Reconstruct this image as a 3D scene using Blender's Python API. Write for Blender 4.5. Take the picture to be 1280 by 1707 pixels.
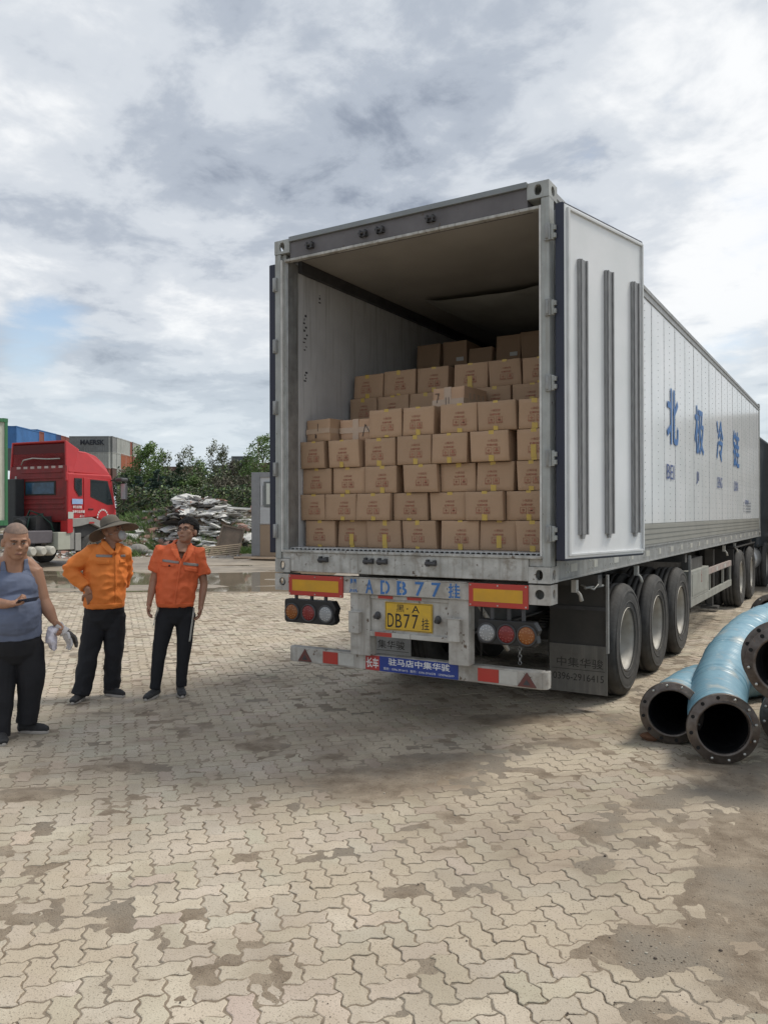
import bpy, bmesh, math, random
import numpy as np
from mathutils import Vector, Matrix, noise as mn
R=math.radians
for o in list(bpy.data.objects): bpy.data.objects.remove(o)
SC=bpy.context.scene; COL=SC.collection
TS=bpy.data.scenes.new('work')    # side scene for evaluating text and cloth meshes quickly; removed at the end
def evaluated(o):
    TS.collection.objects.link(o)
    with bpy.context.temp_override(scene=TS,view_layer=TS.view_layers[0]):
        dg=bpy.context.evaluated_depsgraph_get(); dg.update(); return bpy.data.meshes.new_from_object(o.evaluated_get(dg))
# ---------------------------------------------------------------- camera
cam=bpy.data.cameras.new('camera'); cam.sensor_fit='HORIZONTAL'; cam.sensor_width=36; cam.lens=1318.46/1280*36
cam.clip_start=.05; cam.clip_end=3000
CAM=bpy.data.objects.new('camera',cam); COL.objects.link(CAM); SC.camera=CAM
YAW,PIT,ROL=.5431,.0033,.0028
CAM.matrix_world=Matrix.Translation((3.1546,-5.4483,1.7253))@Matrix.Rotation(YAW,4,'Z')@Matrix.Rotation(math.pi/2+PIT,4,'X')@Matrix.Rotation(-ROL,4,'Z')
SC.render.resolution_x,SC.render.resolution_y=767,1024
# ---------------------------------------------------------------- sky, sun, exposure
SUN_EL,SUN_AZ=R(56),R(38)       # sun stands ahead of the camera and a little right, behind thin cloud; azimuth from +Y towards +X
w=bpy.data.worlds.new('World'); SC.world=w; w.use_nodes=True
nt=w.node_tree; N=nt.nodes; L=nt.links; N.clear()
def nd(t,**k):
    n=N.new(t)
    for a,b in k.items(): setattr(n,a,b)
    return n
out=nd('ShaderNodeOutputWorld'); bg=nd('ShaderNodeBackground'); L.new(bg.outputs[0],out.inputs[0])
sky=nd('ShaderNodeTexSky',sky_type='NISHITA',sun_disc=False,sun_elevation=SUN_EL,sun_rotation=SUN_AZ)
tc=nd('ShaderNodeTexCoord'); sep=nd('ShaderNodeSeparateXYZ'); L.new(tc.outputs['Generated'],sep.inputs[0])
def m2(op,a,b,c=None):
    n=nd('ShaderNodeMath',operation=op)
    for i,v in enumerate((a,b,c)):
        if v is None: continue
        if isinstance(v,(int,float)): n.inputs[i].default_value=v
        else: L.new(v,n.inputs[i])
    return n.outputs[0]
dz=m2('ADD',m2('MAXIMUM',sep.outputs[2],0.0),.16)
px=m2('DIVIDE',sep.outputs[0],dz); py=m2('DIVIDE',sep.outputs[1],dz)
cv=nd('ShaderNodeCombineXYZ'); L.new(px,cv.inputs[0]); L.new(py,cv.inputs[1])
def noi(scale,detail,rough,dist,off):
    mp=nd('ShaderNodeMapping'); mp.inputs['Location'].default_value=off; mp.inputs['Rotation'].default_value=(0,0,R(20)); mp.inputs['Scale'].default_value=(1,1.0,1)
    L.new(cv.outputs[0],mp.inputs[0]); n=nd('ShaderNodeTexNoise'); n.inputs['Scale'].default_value=scale
    n.inputs['Detail'].default_value=detail; n.inputs['Roughness'].default_value=rough; n.inputs['Distortion'].default_value=dist
    L.new(mp.outputs[0],n.inputs['Vector']); return n.outputs[0]
def ramp(fac,stops,interp='EASE'):
    r=nd('ShaderNodeValToRGB'); r.color_ramp.interpolation=interp
    e=r.color_ramp.elements
    while len(e)<len(stops): e.new(.5)
    for x,(p,c) in zip(e,stops): x.position=p; x.color=(*c,1) if len(c)==3 else c
    L.new(fac,r.inputs[0]); return r.outputs[0]
n1=noi(1.35,9,.55,.2,(3.3,1.2,0)); n2=noi(4.6,8,.60,.25,(1.1,7.4,2)); n3=noi(.62,3,.45,.1,(8.2,3.1,5))
mix=m2('ADD',m2('MULTIPLY',n1,.64),m2('MULTIPLY',n2,.36))
# broad bright and dark banks of cloud, each at its own bearing and height in the sky
def lobe(az,el,rad,amt,acc):
    v=nd('ShaderNodeVectorMath',operation='DOT_PRODUCT'); L.new(tc.outputs['Generated'],v.inputs[0]); v.inputs[1].default_value=(math.sin(R(az))*math.cos(R(el)),math.cos(R(az))*math.cos(R(el)),math.sin(R(el)))
    mr=nd('ShaderNodeMapRange',interpolation_type='SMOOTHSTEP'); mr.inputs[1].default_value=math.cos(R(rad)); mr.inputs[2].default_value=1; L.new(v.outputs['Value'],mr.inputs[0])
    return m2('ADD',acc,m2('MULTIPLY',mr.outputs[0],amt))
for a_ in ((-55,27,13,.06),(-60,20,9,.03),(-8,24,14,.08),(-4,15,13,.08),(-36,32,15,-.045),(-3,31,9,-.08),(-62,36,10,-.05),(35,50,50,.10)): mix=lobe(*a_,mix)
cloud=ramp(mix,[(.37,(.195,.225,.28)),(.455,(.32,.355,.41)),(.535,(.46,.49,.53)),(.67,(.66,.67,.68))])
# thin places where the blue shows
cv0=m2('ADD',m2('MULTIPLY',n3,.75),m2('MULTIPLY',n2,.25))
for a_ in ((-60,12.5,9,-.23),(-51,10.5,7,-.20)): cv0=lobe(*a_,cv0)
cover=ramp(cv0,[(.26,(0,0,0)),(.40,(1,1,1))])
skyc=nd('ShaderNodeMix',data_type='RGBA',blend_type='MULTIPLY'); skyc.inputs[0].default_value=1; L.new(sky.outputs[0],skyc.inputs[6]); skyc.inputs[7].default_value=(.13,.12,.11,1)
mx=nd('ShaderNodeMix',data_type='RGBA'); L.new(cover,mx.inputs[0]); L.new(skyc.outputs[2],mx.inputs[6]); L.new(cloud,mx.inputs[7])
# pale band near the horizon
hz=ramp(sep.outputs[2],[(0,(1,1,1)),(.06,(.75,.75,.75)),(.27,(0,0,0))])
mh=nd('ShaderNodeMix',data_type='RGBA'); L.new(m2('MULTIPLY',hz,.8),mh.inputs[0]); L.new(mx.outputs[2],mh.inputs[6]); mh.inputs[7].default_value=(.50,.565,.60,1)
L.new(mh.outputs[2],bg.inputs[0]); bg.inputs[1].default_value=1.0
sd=bpy.data.lights.new('sun','SUN'); sd.energy=1.8; sd.angle=R(15); sd.color=(1,.93,.82)
so=bpy.data.objects.new('sun',sd); COL.objects.link(so)
sv=Vector((math.sin(SUN_AZ)*math.cos(SUN_EL),math.cos(SUN_AZ)*math.cos(SUN_EL),math.sin(SUN_EL)))
so.rotation_euler=(-sv).to_track_quat('-Z','Y').to_euler(); so.location=(0,0,30)
SC.view_settings.view_transform='Standard'; SC.view_settings.look='None'; SC.view_settings.exposure=.56; SC.view_settings.gamma=1
SC.cycles.use_denoising=True
SC.cycles.max_bounces=6; SC.cycles.diffuse_bounces=3; SC.cycles.glossy_bounces=3; SC.cycles.transparent_max_bounces=6
# ---------------------------------------------------------------- materials
MATS={}
def mat(name,col,rough=.7,metal=0,col2=None,sc=6,amt=.5,bump=0,bsc=40,stretch=(1,1,1),spot=None,spsc=14,spth=.62,dust=None,dsc=2.2,dth=.5,spec=None,lohi=(.35,.65),attr=None,coords='Object',streak=None):
    if name in MATS: return MATS[name]
    m=bpy.data.materials.new(name); m.use_nodes=True; t=m.node_tree; n=t.nodes; l=t.links; p=n['Principled BSDF']
    p.inputs['Roughness'].default_value=rough; p.inputs['Metallic'].default_value=metal
    if spec is not None: p.inputs['Specular IOR Level'].default_value=spec
    tcn=n.new('ShaderNodeTexCoord'); mp=n.new('ShaderNodeMapping'); mp.inputs['Scale'].default_value=stretch; l.new(tcn.outputs[coords],mp.inputs[0])
    def nz(s,d=5,r=.6,vec=None):
        q=n.new('ShaderNodeTexNoise'); q.inputs['Scale'].default_value=s; q.inputs['Detail'].default_value=d; q.inputs['Roughness'].default_value=r
        l.new(vec or mp.outputs[0],q.inputs['Vector']); return q.outputs[0]
    def rm(f,a,b):
        q=n.new('ShaderNodeMapRange'); q.inputs[1].default_value=a; q.inputs[2].default_value=b; l.new(f,q.inputs[0]); return q.outputs[0]
    def mixc(f,a,b,bt='MIX'):
        q=n.new('ShaderNodeMix'); q.data_type='RGBA'; q.blend_type=bt
        if isinstance(f,float): q.inputs[0].default_value=f
        else: l.new(f,q.inputs[0])
        for i,v in ((6,a),(7,b)):
            if isinstance(v,tuple): q.inputs[i].default_value=(*v,1)
            else: l.new(v,q.inputs[i])
        return q.outputs[2]
    c2=col2 or tuple(x*.72 for x in col)
    f=n.new('ShaderNodeMath'); f.operation='MULTIPLY'; l.new(rm(nz(sc),*lohi),f.inputs[0]); f.inputs[1].default_value=amt
    c=mixc(f.outputs[0],col,c2)
    if attr:
        a=n.new('ShaderNodeAttribute'); a.attribute_name=attr
        c=mixc(1.0,c,a.outputs['Color'],'MULTIPLY')
    if dust: c=mixc(rm(nz(dsc,7,.62),dth,dth+.14),c,dust)
    if streak:
        mp2=n.new('ShaderNodeMapping'); mp2.inputs['Scale'].default_value=(14,14,.9); l.new(tcn.outputs[coords],mp2.inputs[0])
        c=mixc(rm(nz(1.6,5,.6,mp2.outputs[0]),.52,.70),c,streak)
    if spot: c=mixc(rm(nz(spsc,6,.65),spth,spth+.05),c,spot)
    l.new(c,p.inputs['Base Color'])
    if bump:
        b=n.new('ShaderNodeBump'); b.inputs['Strength'].default_value=bump; b.inputs['Distance'].default_value=.01
        l.new(nz(bsc,4),b.inputs['Height']); l.new(b.outputs[0],p.inputs['Normal'])
    MATS[name]=m; return m
# ---------------------------------------------------------------- object helpers
def tag(o,label=None,cat=None,group=None,kind=None):
    if label: o['label']=label
    if cat: o['category']=cat
    if group: o['group']=group
    if kind: o['kind']=kind
    return o
def empty(name,loc=(0,0,0),rz=0,label=None,cat=None,group=None):
    o=bpy.data.objects.new(name,None); COL.objects.link(o); o.location=loc; o.rotation_euler=(0,0,rz); o.empty_display_size=.2
    return tag(o,label,cat,group)
class MB:
    def __init__(s): s.v=[]; s.f=[]; s.sm=[]; s.mi=[]
    def add(s,vs,fs,smooth=False,mi=0):
        b=len(s.v); s.v+= [tuple(v) for v in vs]; s.f+=[tuple(b+i for i in f) for f in fs]; s.sm+=[smooth]*len(fs); s.mi+=[mi]*len(fs); return s
    def box(s,x0,x1,y0,y1,z0,z1,M=None,mi=0):
        vs=[Vector((x,y,z)) for z in (z0,z1) for y in (y0,y1) for x in (x0,x1)]
        if M is not None: vs=[M@v for v in vs]
        return s.add(vs,[(0,2,3,1),(4,5,7,6),(0,1,5,4),(2,6,7,3),(0,4,6,2),(1,3,7,5)],False,mi)
    def hexa(s,b4,t4,mi=0):
        return s.add(list(b4)+list(t4),[(3,2,1,0),(4,5,6,7),(0,1,5,4),(1,2,6,5),(2,3,7,6),(3,0,4,7)],False,mi)
    def prism(s,pts,axis,a,b,mi=0):
        # pts: 2D outline; axis 'x','y','z' extrusion
        def mk(p,q): return {'x':(q,p[0],p[1]),'y':(p[0],q,p[1]),'z':(p[0],p[1],q)}[axis]
        n=len(pts); vs=[mk(p,a) for p in pts]+[mk(p,b) for p in pts]
        fs=[tuple(range(n))[::-1],tuple(range(n,2*n))]+[(i,(i+1)%n,n+(i+1)%n,n+i) for i in range(n)]
        return s.add(vs,fs,False,mi)
    def tube(s,pts,rad,seg=12,cap=True,smooth=True,mi=0):
        pts=[Vector(p) for p in pts]; n=len(pts)
        if not isinstance(rad,(list,tuple)): rad=[rad]*n
        b=len(s.v); up=None; rings=[]
        for i,p in enumerate(pts):
            t=(pts[min(i+1,n-1)]-pts[max(i-1,0)]).normalized()
            if up is None: up=(Vector((0,1,0)) if abs(t.y)<.75 else Vector((0,0,1))) if isinstance(rad[0],tuple) else t.orthogonal().normalized()
            up=(up-t*up.dot(t)).normalized(); sd=t.cross(up)
            r=rad[i]; ra,rb=(r if isinstance(r,(list,tuple)) else (r,r))
            rings.append([p+up*(math.cos(2*math.pi*k/seg)*ra)+sd*(math.sin(2*math.pi*k/seg)*rb) for k in range(seg)])
        vs=[v for r in rings for v in r]; fs=[(i*seg+k,i*seg+(k+1)%seg,(i+1)*seg+(k+1)%seg,(i+1)*seg+k) for i in range(n-1) for k in range(seg)]
        s.add(vs,fs,smooth,mi)
        if cap: s.f+=[tuple(b+k for k in range(seg))[::-1],tuple(b+(n-1)*seg+k for k in range(seg))]; s.sm+=[False]*2; s.mi+=[mi]*2
        return s
    def lathe(s,prof,M=None,seg=32,smooth=True,mi=0):
        # prof: (radius, height) about local Z
        b=[]; 
        for r,h in prof:
            for k in range(seg):
                a=2*math.pi*k/seg; v=Vector((r*math.cos(a),r*math.sin(a),h)); b.append(M@v if M is not None else v)
        n=len(prof); fs=[(i*seg+k,i*seg+(k+1)%seg,(i+1)*seg+(k+1)%seg,(i+1)*seg+k) for i in range(n-1) for k in range(seg)]
        return s.add(b,fs,smooth,mi)
    def ell(s,c,rx,ry,rz,M=None,seg=16,rg=10,smooth=True,mi=0):
        c=Vector(c); vs=[]; fs=[]
        for i in range(rg+1):
            th=math.pi*i/rg
            for k in range(seg):
                a=2*math.pi*k/seg; v=Vector((rx*math.sin(th)*math.cos(a),ry*math.sin(th)*math.sin(a),rz*math.cos(th)))
                if M is not None: v=M@v
                vs.append(c+v)
        for i in range(rg):
            for k in range(seg): fs.append((i*seg+k,(i+1)*seg+k,(i+1)*seg+(k+1)%seg,i*seg+(k+1)%seg))
        return s.add(vs,fs,smooth,mi)
    def xf(s,M): s.v=[tuple(M@Vector(v)) for v in s.v]; return s
    def mesh(s,name,mats):
        me=bpy.data.meshes.new(name); me.from_pydata(s.v,[],s.f); me.polygons.foreach_set('use_smooth',s.sm)
        for m in (mats if isinstance(mats,(list,tuple)) else [mats]): me.materials.append(m)
        me.polygons.foreach_set('material_index',s.mi); me.update(); return me
    def build(s,name,mats,parent=None,bev=0,seg=2,label=None):
        o=bpy.data.objects.new(name,s.mesh(name,mats)); COL.objects.link(o)
        if parent: o.parent=parent
        if bev:
            b=o.modifiers.new('bevel','BEVEL'); b.width=bev; b.segments=seg; b.limit_method='ANGLE'; b.angle_limit=R(40); b.harden_normals=False
        if label: o['label']=label
        return o
def rbox(x0,x1,y0,y1,z0,z1): return MB().box(x0,x1,y0,y1,z0,z1)
def textmesh(s,size,depth=.001,bold=False,sx=1,shear=0):
    c=bpy.data.curves.new('t','FONT'); c.body=s; c.size=size; c.extrude=depth; c.align_x='CENTER'; c.align_y='CENTER'; c.shear=shear; c.resolution_u=3
    if bold: c.offset=size*bold
    o=bpy.data.objects.new('t',c); me=evaluated(o); bpy.data.objects.remove(o)
    vs=[v.co.copy() for v in me.vertices]; fs=[tuple(p.vertices) for p in me.polygons]
    bpy.data.meshes.remove(me); bpy.data.curves.remove(c)
    if sx!=1: vs=[Vector((v.x*sx,v.y,v.z)) for v in vs]
    return vs,fs
def text(mb,s,size,M,width=None,height=None,**k):
    vs,fs=textmesh(s,size,**k)
    if not vs: return mb
    xs=[v.x for v in vs]; ys=[v.y for v in vs]; cx=(min(xs)+max(xs))/2; cy=(min(ys)+max(ys))/2
    fx=width/(max(xs)-min(xs)) if width else 1; fy=height/(max(ys)-min(ys)) if height else 1
    mb.add([M@Vector(((v.x-cx)*fx,(v.y-cy)*fy,v.z)) for v in vs],fs); return mb
def face(origin,xdir,up): # matrix whose x = reading direction, y = up, z = towards the reader
    x=Vector(xdir).normalized(); y=Vector(up).normalized(); z=x.cross(y)
    m=Matrix((x,y,z)).transposed().to_4x4(); m.translation=Vector(origin); return m
CX,CY,CH=3.1546,-5.4483,1.7253
cs,sn=math.cos(YAW),math.sin(YAW)
def CF(r,fw,z=0): return Vector((CX+r*cs-fw*sn,CY+r*sn+fw*cs,z))   # yard coordinates: r across, fw away
def fbm(x,y,z=0,o=4): return mn.fractal((x,y,z),1.0,2.0,o)
# ---------------------------------------------------------------- ground
rnd=random.Random(5)
VG={}
def vnoise(X,Y,seed,cell):
    if seed not in VG: VG[seed]=np.random.RandomState(seed).rand(256,256)
    g=VG[seed]; x=X/cell+100.3; y=Y/cell+97.7; xi=np.floor(x).astype(int); yi=np.floor(y).astype(int); fx=x-xi; fy=y-yi
    fx=fx*fx*(3-2*fx); fy=fy*fy*(3-2*fy); a=g[xi%256,yi%256]; b=g[(xi+1)%256,yi%256]; c=g[xi%256,(yi+1)%256]; d=g[(xi+1)%256,(yi+1)%256]
    return (a*(1-fx)+b*fx)*(1-fy)+(c*(1-fx)+d*fx)*fy
def vf(X,Y,seed,cell,o=4):
    t=0;a=.5;s=0
    for i in range(o): t=t+a*vnoise(X,Y,seed+i*7,cell/2**i); s+=a; a*=.55
    return t/s
def grid(name,X,Y,Z,m,kind='structure',parent=None):
    n,k=X.shape; me=bpy.data.meshes.new(name); co=np.stack([X,Y,Z],-1).reshape(-1,3).astype(np.float32)
    i=np.arange(n*k).reshape(n,k); q=np.stack([i[:-1,:-1],i[1:,:-1],i[1:,1:],i[:-1,1:]],-1).reshape(-1,4)
    me.vertices.add(n*k); me.vertices.foreach_set('co',co.ravel()); me.loops.add(q.size); me.loops.foreach_set('vertex_index',q.ravel().astype(np.int32))
    me.polygons.add(len(q)); me.polygons.foreach_set('loop_start',np.arange(0,q.size,4,dtype=np.int32)); me.polygons.foreach_set('use_smooth',np.ones(len(q),bool)); me.update(calc_edges=True)
    me.materials.append(m); o=bpy.data.objects.new(name,me); COL.objects.link(o)
    if kind: o['kind']=kind
    if parent: o.parent=parent
    return o
dirt_m=mat('packed_dirt',(.30,.245,.18),.95,col2=(.20,.155,.11),sc=3,amt=.9,bump=.5,bsc=60,spot=(.13,.10,.075),spsc=30,spth=.62)
far_m=mat('bare_earth',(.29,.24,.18),.95,col2=(.19,.165,.12),sc=.35,amt=1,bump=.4,bsc=3)
X,Y=np.meshgrid(np.linspace(-900,900,61),np.linspace(-900,900,61),indexing='ij'); grid('ground',X,Y,X*0-.06,far_m)
# rotated yard frame: mud road beyond the paving
c_,s_=cs,sn
def cfg(r,f): return CX+r*c_-f*s_, CY+r*s_+f*c_
mud_m=mat('wet_mud',(.35,.30,.235),.55,col2=(.18,.15,.115),sc=.8,amt=1,bump=.35,bsc=18,stretch=(1,1,1),spot=(.33,.28,.215),spsc=3,spth=.56)
r_,f_=np.meshgrid(np.linspace(-30,14,420),np.linspace(15.5,48,330),indexing='ij'); X,Y=cfg(r_,f_)
hh=(vf(r_*.35,f_,3,1.6,4)-.5)*.12+(vf(r_,f_,9,6,2)-.5)*.06
hh-=.055*np.exp(-((f_-21.3)/4.2)**2)*(r_<-1.5)
hh+=.05*np.clip((f_-29)/4,0,1)
hh-=.07*np.clip((17.4+.06*np.sin(r_*2)+.5*(vf(r_,f_,77,1.2)-.5)-f_)/1.0,0,1)
grid('mud_road',X,Y,hh-.0,mud_m)
wm=bpy.data.materials.new('puddle_water'); wm.use_nodes=True; p=wm.node_tree.nodes['Principled BSDF']; p.inputs['Base Color'].default_value=(.21,.175,.125,1); p.inputs['Roughness'].default_value=.04
nz=wm.node_tree.nodes.new('ShaderNodeTexNoise'); nz.inputs['Scale'].default_value=3; bp=wm.node_tree.nodes.new('ShaderNodeBump'); bp.inputs['Strength'].default_value=.03; bp.inputs['Distance'].default_value=.02
wm.node_tree.links.new(nz.outputs[0],bp.inputs['Height']); wm.node_tree.links.new(bp.outputs[0],p.inputs['Normal'])
r_,f_=np.meshgrid(np.linspace(-29,-.6,4),np.linspace(17.6,29.5,4),indexing='ij'); X,Y=cfg(r_,f_); grid('water',X,Y,X*0-.032,wm)
# ---- zigzag interlocking pavers laid herringbone
U=.0985; ANG=R(50); ca,sa=math.cos(ANG),math.sin(ANG)
prof=[(0,0),(.22,.105),(.40,.055),(.60,-.055),(.78,-.105)]
def edge(i,j,hor,rev):
    pts=[(t,a) for t,a in prof]+[(1,0)]
    q=[((i+t,j+a) if hor else (i-a,j+t)) for t,a in pts]
    return q[::-1][:-1] if rev else q[:-1]
def outline(i,j,hor):
    q=[]
    if hor:
        q+=edge(i,j,1,0)+edge(i+1,j,1,0)+edge(i+2,j,0,0)+edge(i+1,j+1,1,1)+edge(i,j+1,1,1)+edge(i,j,0,1)
    else:
        q+=edge(i,j,1,0)+edge(i+1,j,0,0)+edge(i+1,j+1,0,0)+edge(i,j+2,1,1)+edge(i,j+1,0,1)+edge(i,j,0,1)
    return q
H0=np.array(outline(0,0,1)); V0=np.array(outline(0,0,0)); HC=np.array([1,.5]); VC=np.array([.5,1])
def inset(P,d):
    Q=np.roll(P,-1,0)-np.roll(P,1,0); nrm=np.stack([-Q[:,1],Q[:,0]],1); nrm/=np.linalg.norm(nrm,axis=1)[:,None]; return P+nrm*d
vs=[];fs=[];tone=[]; base=0
rs=np.random.RandomState(4)
HO=inset(H0,.040);HI=inset(H0,.075);VO=inset(V0,.040);VI=inset(V0,.075)
n=len(H0)
patch=[(3.05,.15,1.0,.62),(3.15,-.95,.85,.62),(3.2,-1.9,.62,.52),(2.42,-2.24,.27,.17),(2.66,-2.75,.2,.25),(.48,-1.05,.42,.24),(.66,-.5,.38,.22),(-.66,-.87,.19,.09),(-1.15,-1.73,.19,.11),(-1.25,-2.39,.28,.13),(.62,.78,.34,.15),(1.31,.38,.2,.09),(1.9,-1.15,.13,.08),(2.02,-1.6,.11,.07),(2.1,-.6,.14,.07),(-2.9,-2.0,.3,.15),(1.2,-.4,.12,.06)]
def cover_h(X,Y):
    h=-.0033+(vf(X,Y,21,.22,5)-.5)*.0095+(vf(X,Y,41,1.3,3)-.5)*.0050+(vf(X,Y,61,.06,2)-.5)*.0030
    for a,b,ra,rb in patch:
        u=((X-a)*.8+(Y-b)*.6)/ra; v=(-(X-a)*.6+(Y-b)*.8)/rb; h=h+.0100*np.exp(-(u*u+v*v)**1.3)
    return h
inv=lambda X,Y:(ca*X+sa*Y,-sa*X+ca*Y)
for i in range(-370,300):
    for j in range(-300,370):
        k=(i-j)%4
        if k not in (0,3): continue
        cx,cy=((i+1)*U,(j+.5)*U) if k==0 else ((i+.5)*U,(j+1)*U)
        wx,wy=ca*cx-sa*cy,sa*cx+ca*cy
        dx,dy=wx-CX,wy-CY; f=-dx*sn+dy*cs; r=dx*cs+dy*sn
        if f<.9 or f>17.35+.3*rs.rand() or abs(r)>f*.53+3.6: continue
        far=f>8.5 or abs(r)>f*.5+1.5
        PO,PI=(HO,HI) if k==0 else (VO,VI)
        t=rs.uniform(.90,1.06); tint=rs.randn(3)*.013
        tx,ty,dzv=rs.randn(3)*[.012,.012,.0011]
        if rs.rand()<.06: dzv-=rs.uniform(.002,.005)
        if far:
            P=PO+rs.randn(1,2)*.01; z=np.full(n,dzv*.7); pts=P; 
        off=np.array([i,j])
        def w3(P,z):
            a=(P+off)*U; return np.stack([ca*a[:,0]-sa*a[:,1],sa*a[:,0]+ca*a[:,1],z+dzv+(tx*(P[:,0]-1)+ty*(P[:,1]-1))*U],1)
        J=rs.randn(n,2)*.020
        if far:
            vs.append(w3(PO+J,np.zeros(n))); fs.append([tuple(range(base,base+n))]); base+=n; tone.append((t,tint,1))
        else:
            vs+= [w3(PI+J,np.zeros(n)),w3(PO+J,np.full(n,-.0020)),w3(PO,np.full(n,-.03))]
            F=[tuple(range(base,base+n))]
            for q in range(2):
                for a in range(n):
                    b=(a+1)%n; F.append((base+(q+1)*n+a,base+(q+1)*n+b,base+q*n+b,base+q*n+a))
            fs.append(F); base+=3*n; tone.append((t,tint,2*n+1))
V=np.concatenate(vs); FF=[f for F in fs for f in F]
me=bpy.data.meshes.new('paved_yard'); me.from_pydata(V.tolist(),[],FF)
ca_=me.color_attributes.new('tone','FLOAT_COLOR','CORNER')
WV=cover_h(V[:,0],V[:,1]); WV=np.clip((WV+.0050)/.0075,0,1); WV=(WV*WV*(3-2*WV))[:,None]*.85
VC=1-WV*(1-np.array([[.66,.62,.575]]))
# broad shade under and behind the trailer painted into stones, plus damp mottling
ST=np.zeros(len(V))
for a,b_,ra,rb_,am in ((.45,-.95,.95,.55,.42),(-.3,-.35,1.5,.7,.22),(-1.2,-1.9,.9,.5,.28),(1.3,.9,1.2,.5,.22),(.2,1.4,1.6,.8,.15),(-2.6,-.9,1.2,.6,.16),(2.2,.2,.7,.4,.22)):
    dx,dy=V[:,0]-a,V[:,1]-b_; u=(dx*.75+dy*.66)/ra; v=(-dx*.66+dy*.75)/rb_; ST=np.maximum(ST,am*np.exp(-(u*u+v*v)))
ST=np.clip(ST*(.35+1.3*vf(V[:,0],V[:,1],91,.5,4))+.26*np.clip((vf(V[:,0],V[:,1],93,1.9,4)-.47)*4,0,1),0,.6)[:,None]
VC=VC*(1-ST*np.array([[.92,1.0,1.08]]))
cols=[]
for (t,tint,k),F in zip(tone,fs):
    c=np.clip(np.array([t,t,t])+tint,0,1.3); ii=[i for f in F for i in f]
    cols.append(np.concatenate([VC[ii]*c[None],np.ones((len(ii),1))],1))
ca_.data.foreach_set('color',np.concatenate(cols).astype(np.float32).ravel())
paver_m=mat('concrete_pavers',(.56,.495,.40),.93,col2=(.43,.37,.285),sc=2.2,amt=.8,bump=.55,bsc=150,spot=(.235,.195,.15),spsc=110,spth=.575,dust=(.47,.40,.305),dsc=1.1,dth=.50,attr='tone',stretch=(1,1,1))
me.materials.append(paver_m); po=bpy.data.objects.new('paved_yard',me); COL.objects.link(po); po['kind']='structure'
# dirt lying in the joints and over the stones
ds_m=mat('joint_dirt',(.34,.28,.21),.97,col2=(.20,.155,.11),sc=7,amt=1,bump=1,bsc=120,spot=(.11,.085,.06),spsc=70,spth=.60,dust=(.25,.215,.17),dsc=1.3,dth=.48)
r_,f_=np.meshgrid(np.linspace(-1,1,640),np.linspace(0,1,620),indexing='ij'); f_=.8*(9.6/.8)**f_; r_=r_*(f_*.53+3.7); X,Y=cfg(r_,f_)
grid('dirt',X,Y,cover_h(X,Y),ds_m)
r_,f_=np.meshgrid(np.linspace(-1,1,260),np.linspace(9.6,17.8,260),indexing='ij'); r_=r_*(f_*.53+3.7); X,Y=cfg(r_,f_)
grid('dirt',X,Y,cover_h(X,Y)+.0005,ds_m)
# pebbles and flakes on the dirt
g=MB()
for q in range(520):
    a=rs.rand(); 
    if a<.75:
        pa=patch[rs.randint(0,5)]; x=pa[0]+rs.randn()*pa[2]*.7; y=pa[1]+rs.randn()*pa[3]*.7
    else:
        f=rs.uniform(2.6,9); r=rs.uniform(-1,1)*f*.5; x,y=cfg(r,f)
    s=rs.uniform(.0015,.005)*(1.8 if rs.rand()<.06 else 1); z=max(0,float(cover_h(np.array([x]),np.array([y]))[0]))
    g.ell((x,y,z+s*.3),s,s*rs.uniform(.6,1),s*.6,seg=5,rg=3,smooth=False,mi=0 if rs.rand()<.6 else 1)
o=g.build('gravel',[mat('dark_grit',(.10,.08,.065),.9),mat('pale_grit',(.45,.41,.34),.9)]); o['kind']='stuff'; tag(o,'scattered grit and small stones lying on the paving','gravel')
# ---------------------------------------------------------------- shared paints
M_galv=mat('galvanised_steel',(.36,.37,.37),.5,.35,col2=(.22,.225,.22),sc=9,amt=.8,bump=.15,bsc=60,spot=(.14,.11,.085),spsc=12,spth=.66,streak=(.24,.235,.22))
M_post=mat('worn_grey_paint',(.40,.42,.41),.55,.1,col2=(.25,.26,.25),sc=5,amt=.7,bump=.1,spot=(.12,.09,.07),spsc=22,spth=.66,streak=(.29,.29,.27))
M_sill=mat('scuffed_white_sill',(.52,.52,.50),.65,0,col2=(.30,.30,.28),sc=7,amt=.9,bump=.35,bsc=50,spot=(.10,.07,.05),spsc=17,spth=.61,dust=(.27,.25,.22),dsc=9,dth=.52,streak=(.25,.235,.21))
M_white=mat('white_panel_paint',(.78,.80,.82),.22,0,col2=(.63,.67,.68),sc=1.2,amt=.7,spec=.6)
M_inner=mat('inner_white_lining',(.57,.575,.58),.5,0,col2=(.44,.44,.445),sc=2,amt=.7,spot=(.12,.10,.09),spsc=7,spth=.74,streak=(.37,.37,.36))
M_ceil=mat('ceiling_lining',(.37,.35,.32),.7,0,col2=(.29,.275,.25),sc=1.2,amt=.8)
M_hdr=mat('grey_header_paint',(.145,.138,.145),.65,.0,col2=(.095,.09,.095),sc=4,amt=.7,spot=(.10,.07,.05),spsc=20,spth=.64)
M_dgrey=mat('dark_steel',(.08,.08,.085),.6,.2,col2=(.04,.04,.042),sc=6,amt=.8,bump=.2)
M_black=mat('black_rubber',(.022,.022,.024),.75,0,col2=(.04,.038,.035),sc=8,amt=.8)
M_navy=mat('dark_blue_gasket',(.014,.018,.040),.45,0)
M_strip=mat('dull_wear_strip',(.34,.345,.35),.5,.35,col2=(.22,.225,.23),sc=10,amt=.8,stretch=(6,6,1))
M_alu=mat('aluminium_strip',(.42,.43,.44),.38,.6,col2=(.30,.31,.32),sc=10,amt=.8,stretch=(6,6,1))
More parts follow.
